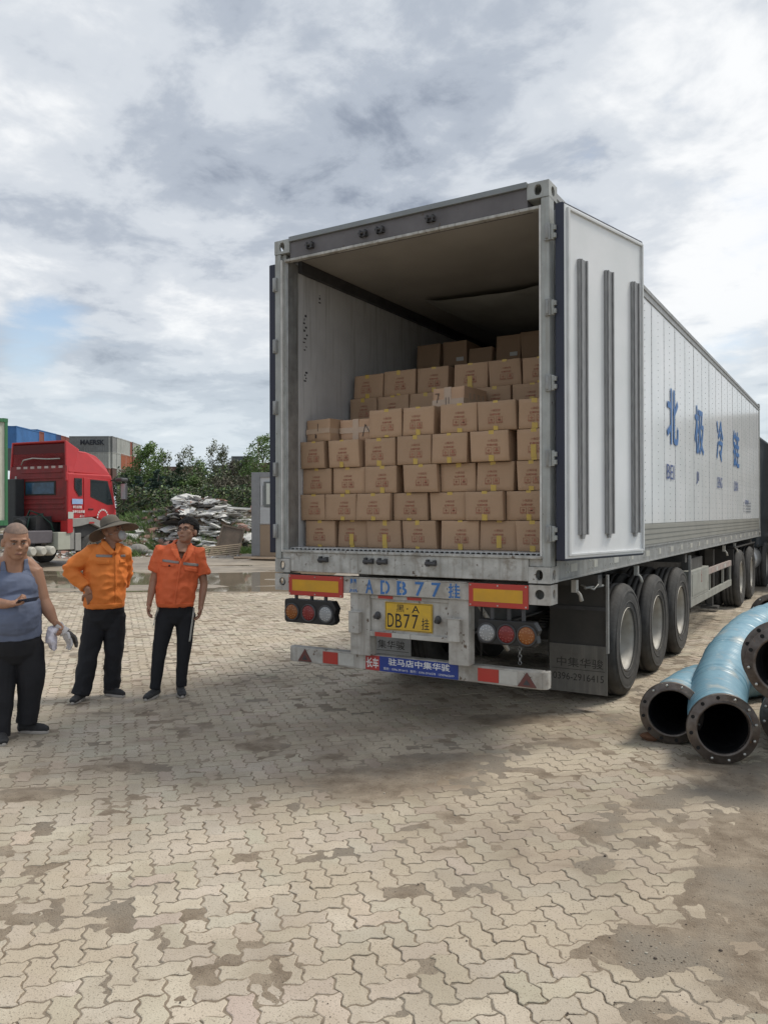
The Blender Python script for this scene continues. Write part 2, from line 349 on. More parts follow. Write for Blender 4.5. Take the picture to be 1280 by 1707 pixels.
M_rust=mat('rusty_iron',(.10,.065,.045),.85,.1,col2=(.05,.035,.03),sc=20,amt=.9,bump=.3)
M_blue=mat('blue_lettering',(.045,.16,.42),.5)
M_navyl=mat('dark_blue_lettering',(.05,.09,.26),.5)
M_hole=mat('hole_shadow',(.012,.012,.012),.9)
W=1.25; ZB=1.2256; ZT=4.1256; LN=13.72
CO=empty('shipping_container',(0,0,0),0,'long white refrigerated container with its rear doors open and blue lettering on the side','shipping container')
# corner castings with real oval holes
def casting(x,y,z,sx,sy,nm='corner_casting'):
    # x,y: outer corner; sx,sy inward directions; block .162 x .178 x .118
    b=MB(); w_,d_,h_=.165,.178,.118; t=.022
    def P(a,c,e): return Vector((x+sx*a,y+sy*c,z+e))
    def plate(o0,ux,uy,lw,lh,nrm,cx,cy,rx,ry):
        # plate with an oval hole, thickness t along nrm
        n=24; ov=[(cx+rx*math.cos(2*math.pi*k/n),cy+ry*math.sin(2*math.pi*k/n)) for k in range(n)]
        rc=[]
        for k in range(n):
            a=2*math.pi*k/n; dx,dy=math.cos(a),math.sin(a); s=min((lw-cx)/dx if dx>1e-6 else 1e9,(-cx)/dx if dx<-1e-6 else 1e9,(lh-cy)/dy if dy>1e-6 else 1e9,(-cy)/dy if dy<-1e-6 else 1e9); rc.append((cx+dx*s,cy+dy*s))
        cr=[(0,0),(lw,0),(lw,lh),(0,lh)]
        for c0 in cr:
            i=min(range(n),key=lambda k:(rc[k][0]-c0[0])**2+(rc[k][1]-c0[1])**2); rc[i]=c0
        vs=[o0+ux*p+uy*q for p,q in rc]+[o0+ux*p+uy*q for p,q in ov]+[o0+ux*p+uy*q+nrm*t for p,q in ov]
        b.add(vs,[(k,(k+1)%n,n+(k+1)%n,n+k) for k in range(n)]+[(n+k,n+(k+1)%n,2*n+(k+1)%n,2*n+k) for k in range(n)])
    X=Vector((sx,0,0));Y=Vector((0,sy,0));Z=Vector((0,0,1))
    plate(P(0,0,0),X,Z,w_,h_,Y,w_*.5,h_*.5,.028,.042)      # end face
    plate(P(0,0,0),Y,Z,d_,h_,X,d_*.5,h_*.5,.036,.036)      # side face
    # top, bottom, inner walls
    for z0,z1 in ((0,t),(h_-t,h_)):
        a,c=P(0,0,z0),P(w_,d_,z1); b.box(min(a.x,c.x)+.003,max(a.x,c.x)-.003,min(a.y,c.y)+.003,max(a.y,c.y)-.003,a.z+(.0005 if z0==0 else 0),c.z-(.0005 if z0 else 0))
    a,c=P(w_-t,.001,t),P(w_-.001,d_,h_-t); b.box(min(a.x,c.x),max(a.x,c.x),min(a.y,c.y),max(a.y,c.y),a.z,c.z)
    return b.build(nm,M_post if z>2 else M_sill,CO)
for sx in (1,-1):
    for zz in (ZB,ZT-.118):
        casting(-sx*W,0,zz,sx,1); casting(-sx*W,LN,zz,sx,-1)
# rear posts: box section with seal strip and jamb
for s in (-1,1):
    b=MB(); z0,z1=ZB+.118,ZT-.118
    b.box(*sorted((s*W,s*(W-.062))),.004,.11,z0,z1)
    if s<0: b.box(*sorted((s*(W-.062),s*(W-.105))),.03,.11,z0,z1)
    b.build('corner_post',M_post,CO,.006)
    b=MB(); b.box(*sorted((s*(W-.0625),s*(W-.078))),.006,.03,ZB+.178,3.955); b.build('seal_strip',mat('pale_seal',(.62,.62,.60),.5,col2=(.4,.4,.38),sc=8,amt=.7),CO)
    b=MB(); 
    j0,j1=W-.105,1.145
    if s<0: b.hexa([(-j0-.0,.031,1.40),(-j0,.2,1.40),(-1.1455,.2,1.40),(-1.125,.031,1.40)],[(-j0,.031,3.955),(-j0,.2,3.955),(-1.1455,.2,3.955),(-1.125,.031,3.955)])
    else: b.hexa([(1.172,.031,1.40),(1.145,.2,1.40),(1.21,.2,1.40),(1.21,.031,1.40)],[(1.172,.031,3.955),(1.145,.2,3.955),(1.21,.2,3.955),(1.21,.031,3.955)])
    b.build('door_jamb',M_galv,CO)
# header beam
b=MB(); b.box(-W+.165,W-.165,.01,.13,3.955,ZT-.03); b.build('header',M_hdr,CO,.004)
b=MB(); b.box(-W+.165,W-.165,-.012,.14,ZT-.03,ZT+.012); b.build('header_cap',mat('roof_edge_grey',(.24,.26,.27),.5,.2),CO,.003)
b=MB(); b.box(-W+.105,W-.079,.0,.05,3.93,3.953); b.build('header_seal',M_sill,CO,.004)
for x in (-.86,-.32,-.16,.30):
    b=MB(); b.box(x-.035,x+.035,-.012,.008,4.0,4.012); b.box(x-.03,x-.018,-.03,.008,4.0,4.05); b.box(x+.018,x+.03,-.03,.008,4.0,4.05); b.tube([(x-.04,-.02,4.03),(x+.04,-.02,4.03)],.01,8); b.build('lock_keeper',M_dgrey,CO)
# sill
b=MB(); b.box(-W+.165,W-.165,.0,.13,ZB+.012,ZB+.176); b.build('sill',M_sill,CO,.006)
for q in ((-W+.06,-W+.164),(W-.164,W-.06)):
    b=MB(); b.box(*q,.02,.13,ZB+.119,ZB+.176); b.build('sill_end',M_sill,CO,.004)
b=MB(); b.box(-W+.09,W-.065,-.014,.06,ZB+.1765,ZB+.198); b.build('sill_lip',M_sill,CO,.004)
for x in (-.72,-.27,-.14,.30,.70)[:4]:
    b=MB(); b.tube([(x-.045,-.028,ZB+.118),(x+.045,-.028,ZB+.118)],.017,8); b.box(x-.04,x-.02,-.035,.002,ZB+.095,ZB+.15); b.box(x+.018,x+.04,-.03,.002,ZB+.1,ZB+.145); b.build('lock_keeper',M_dgrey,CO,.003)
# T-bar floor: rows of aluminium tees whose ends show in the doorway
b=MB(); b.box(-1.145,1.145,.062,LN-.1,1.385,1.402); 
nT=52
for i in range(nT):
    x=-1.125+i*2.25/(nT-1); b.box(x-.005,x+.005,.063,LN-.1,1.402,1.434); b.box(x-.0205,x+.0205,.065,LN-.1,1.434,1.442)
b.build('floor',mat('bright_tee_floor',(.50,.50,.49),.5,.1,col2=(.36,.36,.35),sc=8),CO)
b=MB(); b.box(-1.145,1.145,.3,.302,1.4025,1.433); b.build('floor_shadow_gap',M_hole,CO)
# lining, ceiling, bulkhead
b=MB(); b.box(-1.19,-1.145,.2,LN-.1,1.44,3.98); b.build('inner_wall',M_inner,CO)
b=MB(); b.box(1.145,1.19,.2,LN-.1,1.44,3.98); b.build('inner_wall',M_inner,CO)
b=MB(); b.box(-1.1445,1.1445,LN-.3,LN-.1,1.443,3.96); b.build('bulkhead',M_inner,CO)
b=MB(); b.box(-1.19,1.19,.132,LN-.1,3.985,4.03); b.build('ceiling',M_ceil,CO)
b=MB(); b.box(-1.144,-1.10,.2,LN-.3,3.885,3.984); b.box(1.10,1.144,.2,LN-.3,3.885,3.984); b.build('ceiling_rail',M_dgrey,CO)
# sagging canvas air duct under the ceiling
b=MB(); na,nb=40,20; vs=[]
for i in range(na+1):
    y=1.78+(LN-2.3)*(i/na)**1.6
    for j in range(nb+1):
        x=-.72+1.84*j/nb; e=math.sin(math.pi*j/nb)**.7; sg=.035+.19*e*min(1,(.22+i/na*4)); sg+=.02*fbm(x*3,y*2)
        y2=y
        vs.append((x,y2,3.978-sg))
fs=[(i*(nb+1)+j,i*(nb+1)+j+1,(i+1)*(nb+1)+j+1,(i+1)*(nb+1)+j) for i in range(na) for j in range(nb)]
b.add(vs,fs,True); b.build('air_duct',mat('grey_canvas',(.30,.30,.28),.9,col2=(.22,.22,.20),sc=3,amt=.7),CO)
# scribbles left on the lining
b=MB(); r2=random.Random(3)
for x0,z0,hgt,k in ((.30,3.38,.34,10),(.50,3.74,.10,3),(.30,2.98,.10,4)):
    for q in range(k):
        z=z0-hgt/2+hgt*q/k; y=x0+r2.uniform(-.03,.03); b.box(-1.1449,-1.1435,y,y+r2.uniform(.01,.035),z,z+r2.uniform(.006,.022))
b.build('pen_marks',mat('pen_ink',(.05,.05,.055),.8),CO)
# outer skins: riveted white panels
b=MB(); xs=W-.008
def skin(s):
    b=MB(); y=.178; k=0
    while y<LN-.2:
        y1=min(y+.62,LN-.178); o=.0012*(k%2); b.box(*sorted((s*(W-.04),s*(xs+o-.004))),y+.002,y1-.002,ZB+.40,ZT-.16); y=y1; k+=1
    return b.build('side_panel',M_white,CO)
skin(1); skin(-1)
b=MB(); y=.178
while y<LN-.3:
    b.box(xs-.003,xs-.0015,y-.018,y+.018,ZB+.40,ZT-.16); y+=.62
b.build('panel_seam',mat('seam_grey',(.52,.55,.57),.35),CO)
b=MB(); y=.178
while y<LN-.2:
    for dy in (-.012,.30):
        z=ZB+.43
        while z<ZT-.19:
            b.box(xs-.004,xs+.001,y+dy-.004,y+dy+.004,z,z+.008); z+=.075
    y+=.62
b.build('rivets',mat('rivet_metal',(.40,.42,.44),.4,.5),CO)
for s in (1,-1):
    b=MB(); b.prism([(s*(W-.03),ZT-.16),(s*(W-.002),ZT-.155),(s*(W-.002),ZT-.118),(s*(W-.012),ZT-.112),(s*(W-.012),ZT-.085),(s*(W-.002),ZT-.08),(s*(W-.002),ZT-.04),(s*(W-.03),ZT-.02),(s*(W-.12),ZT-.012),(s*(W-.12),ZT-.10),(s*(W-.04),ZT-.16)],'y',.178,LN-.178); b.build('top_rail',M_galv,CO)
    b=MB(); b.box(*sorted((s*(W-.05),s*(W-.014))),.178,LN-.178,ZB+.17,ZB+.40)
    for z in (.18,.235,.29,.345): b.box(*sorted((s*(W-.014),s*(W-.006))),.178,LN-.178,ZB+z,ZB+z+.036)
    b.build('kick_panel',mat('ribbed_grey',(.33,.33,.30),.5,.3,col2=(.25,.25,.23),sc=2,amt=.7),CO)
    b=MB(); b.box(*sorted((s*(W-.06),s*(W-.012))),.178,LN-.178,ZB+.012,ZB+.168); b.box(*sorted((s*(W-.06),s*(W))),.178,LN-.178,ZB+.002,ZB+.014); b.box(*sorted((s*(W-.06),s*(W-.002))),.178,LN-.178,ZB+.155,ZB+.17); b.build('bottom_rail',M_galv,CO)
    b=MB(); b.box(*sorted((s*(W-.09),s*(W-.004))),LN-.1,LN,ZB+.118,ZT-.118); b.build('corner_post',M_post,CO)
b=MB(); k=0; y=.5
while y<LN-.5:
    b.box(W-.0125,W-.0095,y,y+(.10 if k%2 else .16),ZB+.055,ZB+.115)
    for q in (-.12,-.06): 
        for e in (.05,.11): b.box(W-.0125,W-.008,y+q,y+q+.014,ZB+e,ZB+e+.014)
    y+=.62; k+=1
b.build('rail_plates',mat('pale_plate',(.50,.50,.46),.5,.2),CO)  # row of separate pale plates on the bottom rail, with small bolt heads
b=MB(); b.box(-W+.1,W-.1,.14,LN-.01,ZT-.035,ZT-.006); b.build('roof',M_white,CO)
for y in (1.0,1.85): b=MB(); b.tube([(W-.04,y,ZT-.01),(W-.04,y,ZT+.035)],.014,8); b.build('roof_bolt',M_dgrey,CO)
# lettering on the right-hand side (reads towards the front)
def side_text(s,y,z,wd,ht,m=M_blue,bold=.01):
    b=MB(); text(b,s,1,face((W-.0025,y,z),(0,1,0),(0,0,1)),wd,ht,bold=bold,depth=.0005); b.build('lettering',m,CO)
for s,y,wd in (('北',4.34,.66),('极',6.14,.72),('冷',7.99,.68),('链',9.88,.82)): side_text(s,y,2.87,wd,.66,bold=.014)
for s,y,wd in (('BEI',4.2,.42),('JI',5.98,.2),('LENG',7.95,.5),('LIAN',9.85,.5)): side_text(s,y,2.215,wd,.17,M_navyl,.0)
side_text('服务热线',11.4,1.95,.5,.09,M_navyl,.0); side_text('400-0000000',12.2,1.85,.8,.08,M_navyl,0) if False else None
b=MB()
for q in range(4):
    b.box(W-.004,W-.001,10.9,10.98,1.92-q*.055,1.945-q*.055)
    for k in range(7): b.box(W-.004,W-.001,11.2+k*.12,11.28+k*.12,1.92-q*.055,1.94-q*.055)
b.build('small_print',mat('grey_ink',(.2,.22,.26),.6),CO)
# doors
def door(root,s):
    # local: hinge at origin, leaf runs along +Y, x>0 is the inner (now outward facing) side
    Wd,Hd=1.17,2.53; z0=1.405
    b=MB(); b.box(s*.0 if s>0 else -.075,.075 if s>0 else 0,0,Wd,z0,z0+Hd)
    o=b.build('leaf',M_white,root,.006)
    ed=.075*s
    b=MB()
    # rubber seals round the inner edge of the leaf
    for (a0,a1,c0,c1) in ((-.012,.016,z0-.012,z0+Hd+.012),(Wd-.012,Wd+.012,z0-.012,z0+Hd+.012)): b.box(*sorted((s*.004,s*.072)),a0,a1,c0,c1)
    for c0 in (z0-.014,z0+Hd-.010): b.box(*sorted((s*.004,s*.072)),-.010,Wd+.010,c0,c0+.024)
    b.build('door_gasket',M_navy,root,.008)
    b=MB()
    b.box(*sorted((s*.075,s*.092)),.03,.055,z0+.02,z0+Hd-.02); b.box(*sorted((s*.075,s*.092)),Wd-.03,Wd-.012,z0+.02,z0+Hd-.02)
    b.box(*sorted((s*.075,s*.0905)),.055,Wd-.03,z0+.02,z0+.038); b.box(*sorted((s*.075,s*.0905)),.055,Wd-.03,z0+Hd-.038,z0+Hd-.02)
    b.build('door_trim',mat('pale_trim',(.66,.68,.69),.4),root,.003)
    for y in (.17,.55,.965):
        b=MB(); b.box(*sorted((s*.076,s*.098)),y,y+.115,z0+.17,z0+2.17); b.box(*sorted((s*.098,s*.108)),y+.012,y+.028,z0+.17,z0+2.17); b.box(*sorted((s*.098,s*.108)),y+.085,y+.10,z0+.17,z0+2.17); b.box(*sorted((s*.076,s*.096)),y+.03,y+.06,z0+.14,z0+.17)
        b.build('wear_strip',M_strip,root,.002)
    for k in range(5):
        z=z0+.18+k*.54; b=MB(); b.tube([(-s*.012,-.022,z-.055),(-s*.012,-.022,z+.055)],.016,10); b.box(*sorted((-s*.03,s*.02)),-.03,.03,z-.045,z-.012); b.box(*sorted((-s*.03,s*.02)),-.03,.03,z+.012,z+.045); b.build('hinge',M_post,root,.002)
DR=empty('door',(1.285,.03,0),-math.atan2(.272,1.11),None); DR.parent=CO; door(DR,1); DR['label']='right door swung open showing white inner face with three metal strips'
DL=empty('door',(-1.275,.055,0),R(1),None); DL.parent=CO; door(DL,-1); DL['label']='left door folded back along the side seen edge on'
# hinge lugs on the posts
for s in (-1,1):
    for k in range(5):
        z=1.585+k*.54; b=MB(); b.box(*sorted((s*(W-.03),s*(W+.012))),-.016,.012,z-.06,z+.06); b.tube([(s*(W-.012),-.014,z-.05),(s*(W-.012),-.014,z+.05)],.014,8); b.build('hinge_lug',M_galv,CO,.003)
# ---------------------------------------------------------------- cartons
M_card=mat('corrugated_card',(.415,.275,.18),.85,0,col2=(.36,.24,.145),sc=3,amt=.7,bump=.12,bsc=30,attr='tone')
M_tape=mat('yellow_tape',(.52,.36,.07),.4,0,col2=(.46,.32,.09),sc=20,amt=.6)
M_ctape=mat('clear_tape',(.50,.37,.27),.25,0)
M_red=mat('red_print',(.33,.115,.075),.85,0,col2=(.36,.18,.115),sc=25,amt=1)
M_ink=mat('marker_ink',(.03,.028,.03),.6,0)
M_lab=mat('white_label',(.55,.55,.53),.6,0)
ordn=['first','second','third','fourth','fifth','sixth','seventh']
def printmesh(w,h):
    b=MB(); F=face((0,-.0012,0),(1,0,0),(0,0,1))
    text(b,'小黄瓜菜',1,F@Matrix.Translation((0,h*.20,0)),w*.25,h*.075,depth=.0004)
    text(b,'保鲜冷藏',1,F@Matrix.Translation((-.004,h*.06,0)),w*.28,h*.07,bold=.02,depth=.0004)
    for sx in (-1,1):
        x=sx*.033; y=-h*.13; a=.025; t=.0022
        for q in ((x-a,x+a,y+a-t,y+a),(x-a,x+a,y-a,y-a+t),(x-a,x-a+t,y-a,y+a),(x+a-t,x+a,y-a,y+a)): b.box(q[0],q[1],-.0015,-.0003,q[2],q[3])
        b.box(x-a+.004,x+a-.004,-.0015,-.0003,y-a*.74,y-a*.55)
        if sx<0: b.box(x-.012,x+.012,-.0015,-.0003,y,y+.006); b.box(x-.004,x+.004,-.0015,-.0003,y-.008,y+.012)
        else: b.box(x-.009,x+.009,-.0015,-.0003,y-.006,y+.018); b.box(x-.014,x+.014,-.0015,-.0003,y-.004,y+.002)
    
    return b.mesh('print',M_red)
PM=printmesh(.32,.23)
rb=random.Random(11)
def carton(x0,x1,y,z0,z1,label,depth=.40,rz=None,printed=True,tapes=1,tone=None,group='cardboard cartons stacked in the container',name='carton',tapeM=None,tint=(1,1,1)):
    w,h=x1-x0,z1-z0; rz=rb.uniform(-.03,.03) if rz is None else rz
    root=empty(name,((x0+x1)/2,y,z0),rz,label,'box',group)
    b=MB(); nx,nz=7,6; tp=.0
    bu=rb.uniform(.0,.012); sk=rb.uniform(-.007,.007); t=tone or rb.uniform(.88,1.1)
    # body: slightly bulging walls, top and bottom flaps with a seam
    vs=[];
    def pt(i,j,k,yy):
        u=i/nx;v=j/nz; x=-w/2+w*u+sk*(v-.5)*2; z=h*v; bul=math.sin(math.pi*u)*math.sin(math.pi*v)
        return (x,yy-bul*bu if yy==0 else yy+bul*bu,z-(.003 if j==nz else 0)*math.sin(math.pi*u)*rb.random())
    fr=[pt(i,j,0,0) for j in range(nz+1) for i in range(nx+1)]; bk=[pt(i,j,0,depth) for j in range(nz+1) for i in range(nx+1)]
    K=nx+1; F=[(j*K+i,j*K+i+1,(j+1)*K+i+1,(j+1)*K+i) for j in range(nz) for i in range(nx)]; b.add(fr,F,True); b.add(bk,[f[::-1] for f in F],True)
    n=len(fr)
    for j in range(nz): b.f+=[(j*K,(j+1)*K,n+(j+1)*K,n+j*K),(j*K+nx,n+j*K+nx,n+(j+1)*K+nx,(j+1)*K+nx)]; b.sm+=[False]*2; b.mi+=[0]*2
    for i in range(nx): b.f+=[(i,n+i,n+i+1,i+1),(nz*K+i,nz*K+i+1,n+nz*K+i+1,n+nz*K+i)]; b.sm+=[False]*2; b.mi+=[0]*2
    o=b.build('carton_body',M_card,root,.004,1)
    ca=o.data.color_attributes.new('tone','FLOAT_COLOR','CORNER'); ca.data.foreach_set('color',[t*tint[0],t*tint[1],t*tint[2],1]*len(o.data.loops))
    tx=rb.uniform(-.02,.02); tm=tapeM or M_tape
    if tapes:
        a=rb.uniform(.02,.042); c=rb.choice([.015,.03,.04,.045]); tw=rb.uniform(.018,.023)
        T=MB(); q=bu+.0012
        T.add([(tx-tw,-.0016,h-a),(tx+tw,-.0016,h-a+rb.uniform(-.006,.006)),(tx+tw,-.0016,h+.0012),(tx-tw,-.0016,h+.0012),(tx-tw,depth,h+.0012),(tx+tw,depth,h+.0012)],[(0,1,2,3),(3,2,5,4)]); 
        if rb.random()<.85: T.add([(tx-tw+.004,-.0022-bu*.4,0),(tx+tw+.004,-.0022-bu*.4,0),(tx+tw+.004,-.0022-bu*.6,c),(tx-tw+.004,-.0022-bu*.6,c+.005)],[(0,1,2,3)])
        if rb.random()<.12: T.add([(tx-tw,-.0026-bu,.02),(tx+tw,-.0026-bu,.02),(tx+tw,-.0026-bu,h*.5),(tx-tw,-.0026-bu,h*.5)],[(0,1,2,3)])
        T.build('tape',tm,root)
    if printed:
        p=bpy.data.objects.new('printed_marks',PM); COL.objects.link(p); p.parent=root; p.location=(tx+rb.uniform(-.015,.02),-bu*.98-.0006,h*.47); p.scale=(1,1,h/.23)
    return root,w,h
rows=[([(-1.099,-.789),(-.767,-.457),(-.451,-.127),(-.115,.200),(.25,.58),(.585,.899),(.904,1.14)],1.443,1.676,1.676),
([(-1.14,-.879),(-.87,-.552),(-.543,-.214),(-.196,.122),(.144,.471),(.476,.796),(.806,1.14)],0,1.906,1.898),
([(-1.14,-.831),(-.805,-.481),(-.469,-.161),(-.086,.226),(.237,.544),(.564,.87),(.897,1.14)],0,2.136,2.132),
([(-1.14,-.889),(-.844,-.53),(-.488,-.184),(-.15,.171),(.182,.492),(.528,.846),(.899,1.14)],0,2.376,2.366),
([(-.439,-.121),(-.104,.188),(.258,.575),(.585,.899),(.914,1.14)],0,2.622,2.602)]
rn=['bottom row','second row up','third row up','fourth row up','top row']
bot=[1.443,1.678,1.902,2.134,2.371]
for r,(xs_,_,tl,tr) in enumerate(rows):
    n=len(xs_)
    for i,(a,c) in enumerate(xs_):
        if r==4: which=ordn[i]+' printed carton from the left' 
        else: which=ordn[i]+' from the left'
        y=.25+rb.uniform(-.03,.03); f=(a+1.1)/2.2; zt=tl+(tr-tl)*f
        lab=f'brown printed carton in the {rn[r]} of the front stack, {ordn[i]} from the left' if r<4 else f'brown printed carton in the fifth row of the front stack, {ordn[i]} of five printed ones'
        lab=lab.replace('second row up','second row').replace('third row up','third row').replace('fourth row up','fourth row')
        dz=.004*rb.random(); z0=[1.443,1.678,1.902,2.1345,2.3695][r]+.0015
        if r==4: z0=2.3775
        if r==3: z0=2.1375
        if r==2: z0=1.9075
        if r==1: z0=1.678
        zt=[1.6765,1.906,2.136,2.376,2.618][r]-(.014*f if r==4 else 0)-.001
        carton(a,c,y,z0,zt,lab)
# two taped plain cartons at the left end of the top row
rt,w_,h_=carton(-1.13,-.84,.28,2.3775,2.575,'plain brown carton with clear tape and pen strokes, leftmost in the top row',rz=-.16,printed=False,tapes=0,tone=1.02,depth=.42)
T=MB(); T.box(-w_/2-.001,w_/2+.001,-.008,.421,h_*.36,h_*.58); T.build('tape',M_ctape,rt)
T=MB(); T.box(-.03,-.024,-.0095,-.008,.03,.07); T.box(-.02,-.014,-.0095,-.008,.03,.06); T.box(.0,.005,-.0095,-.008,.09,.16); T.build('pen_marks',M_ink,rt)
rt,w_,h_=carton(-.80,-.47,.36,2.3775,2.563,'pale carton crossed with clear tape and marked with a pen chevron',rz=.0,printed=False,tapes=0,tone=1.16,tint=(1.05,1.03,1.05))
T=MB(); T.box(-w_/2-.001,w_/2+.001,-.008,.401,h_*.35,h_*.62); T.box(-.03,.03,-.0085,.35,-.0,h_+.001); T.build('tape',M_ctape,rt)
T=MB(); T.add([(.07,-.0095,.03),(.077,-.0095,.03),(.105,-.0095,.13),(.10,-.0095,.14)],[(0,1,2,3)]); T.add([(.10,-.0095,.14),(.102,-.0095,.125),(.145,-.0095,.06),(.15,-.0095,.065)],[(3,2,1,0)]); T.build('pen_marks',M_ink,rt)
# second stack, standing deeper
Y2=1.0
def x2(u0,u1): return u0,u1
for i,(a,c,zt) in enumerate([(-1.075,-.745,3.075),(-.733,-.395,3.085),(-.37,-.055,3.08),(.008,.334,3.078),(.348,.642,3.078),(.66,.98,3.07)]):
    carton(a,c,Y2,2.848,zt,f'brown carton in the upper row of the middle stack, {ordn[i]} from the left',tone=rb.uniform(.9,1.05))
for i,(a,c) in enumerate([(-1.10,-.80),(-.79,-.45),(-.44,-.10),(-.08,.22),(.24,.56),(.58,.90)]):
    carton(a,c,Y2-.03,2.612,2.846,f'half hidden brown carton in the lower row of the middle stack, {ordn[i]} from the left',tone=rb.uniform(.9,1.05),printed=i not in (2,))
rt,w_,h_=carton(.015,.325,.55,2.625,2.80,'pale taped carton marked 711 lying on top of the front stack',rz=-.10,printed=False,tapes=0,tone=1.2,tint=(1.08,1.06,1.08),depth=.38)
T=MB(); T.box(-w_/2-.001,w_/2+.001,-.008,.381,.02,.075); T.box(-.035,.035,-.0088,.38,-.0,h_+.001)
for q in (.08,.15,.22,.3): T.box(w_/2,w_/2+.0015,q,q+.035,.02,h_-.01)
T.build('tape',M_ctape,rt)
T=MB(); T.box(-.125,-.085,-.0100,-.0082,.125,.131); T.add([(-.085,-.01,.131),(-.092,-.01,.131),(-.112,-.01,.05),(-.105,-.01,.05)],[(0,1,2,3)]); T.box(-.02,-.015,-.0105,-.0089,.03,.09); T.box(.008,.013,-.0105,-.0089,.035,.09); T.build('pen_marks',M_ink,rt)
# third stack, deep in the dark
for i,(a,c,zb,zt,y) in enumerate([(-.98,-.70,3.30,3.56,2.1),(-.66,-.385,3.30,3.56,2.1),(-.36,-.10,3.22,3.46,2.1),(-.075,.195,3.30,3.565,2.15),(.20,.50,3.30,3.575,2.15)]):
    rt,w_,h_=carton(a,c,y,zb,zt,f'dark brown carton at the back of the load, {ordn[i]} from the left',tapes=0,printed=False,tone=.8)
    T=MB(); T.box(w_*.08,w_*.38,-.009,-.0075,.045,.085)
    if i in (1,3): T.build('label_sticker',M_lab,rt)
# ---------------------------------------------------------------- trailer chassis
M_chas=mat('dusty_white_frame',(.50,.49,.46),.7,0,col2=(.31,.29,.26),sc=6,amt=.9,bump=.3,bsc=40,spot=(.12,.085,.06),spsc=15,spth=.615,dust=(.27,.25,.22),dsc=6,dth=.54,streak=(.33,.31,.28))
M_dfrm=mat('dusty_dark_frame',(.085,.083,.08),.8,0,col2=(.045,.043,.04),sc=5,amt=.9,bump=.2)
M_refr=mat('red_reflective',(.44,.04,.03),.35,0,col2=(.40,.05,.035),sc=8,amt=.7)
M_refy=mat('amber_reflective',(.62,.33,.02),.35,0,col2=(.50,.28,.03),sc=8,amt=.8)
M_refw=mat('white_reflective',(.52,.52,.49),.4,0,col2=(.40,.39,.36),sc=9,amt=.8)
M_lens_r=mat('red_lens',(.20,.022,.022),.25,0); M_lens_a=mat('amber_lens',(.26,.085,.02),.25,0); M_lens_w=mat('clear_lens',(.30,.31,.32),.2,0)
M_plate=mat('yellow_plate',(.66,.42,.03),.45,0,col2=(.52,.33,.05),sc=14,amt=.8)
M_blk=mat('black_paint',(.015,.015,.016),.5)
M_bluest=mat('blue_sticker',(.02,.05,.27),.4); M_redst=mat('red_sticker',(.42,.04,.04),.45,col2=(.34,.05,.05),sc=20)
M_wht=mat('white_print',(.72,.73,.74),.6)
M_tyre=mat('dusty_tyre_rubber',(.075,.073,.070),.85,0,col2=(.04,.039,.038),sc=7,amt=.9,bump=.3,bsc=40)
M_rim=mat('silver_wheel_rim',(.46,.45,.42),.62,.2,col2=(.33,.31,.27),sc=5,amt=.8,spot=(.22,.16,.10),spsc=14,spth=.66)
M_flap=mat('rubber_mud_flap',(.185,.18,.165),.8,0,col2=(.12,.115,.105),sc=4,amt=.9,streak=(.21,.20,.18))
M_box=mat('grey_green_steel',(.32,.33,.30),.6,.1,col2=(.23,.23,.21),sc=4,amt=.8,spot=(.16,.12,.09),spsc=16,spth=.66)
CHS=empty('semi_trailer',(0,0,0),0,'three axle container chassis with red and amber boards and a yellow plate','trailer')
FX=lambda x,y,z:face((x,y,z),(1,0,0),(0,0,1))
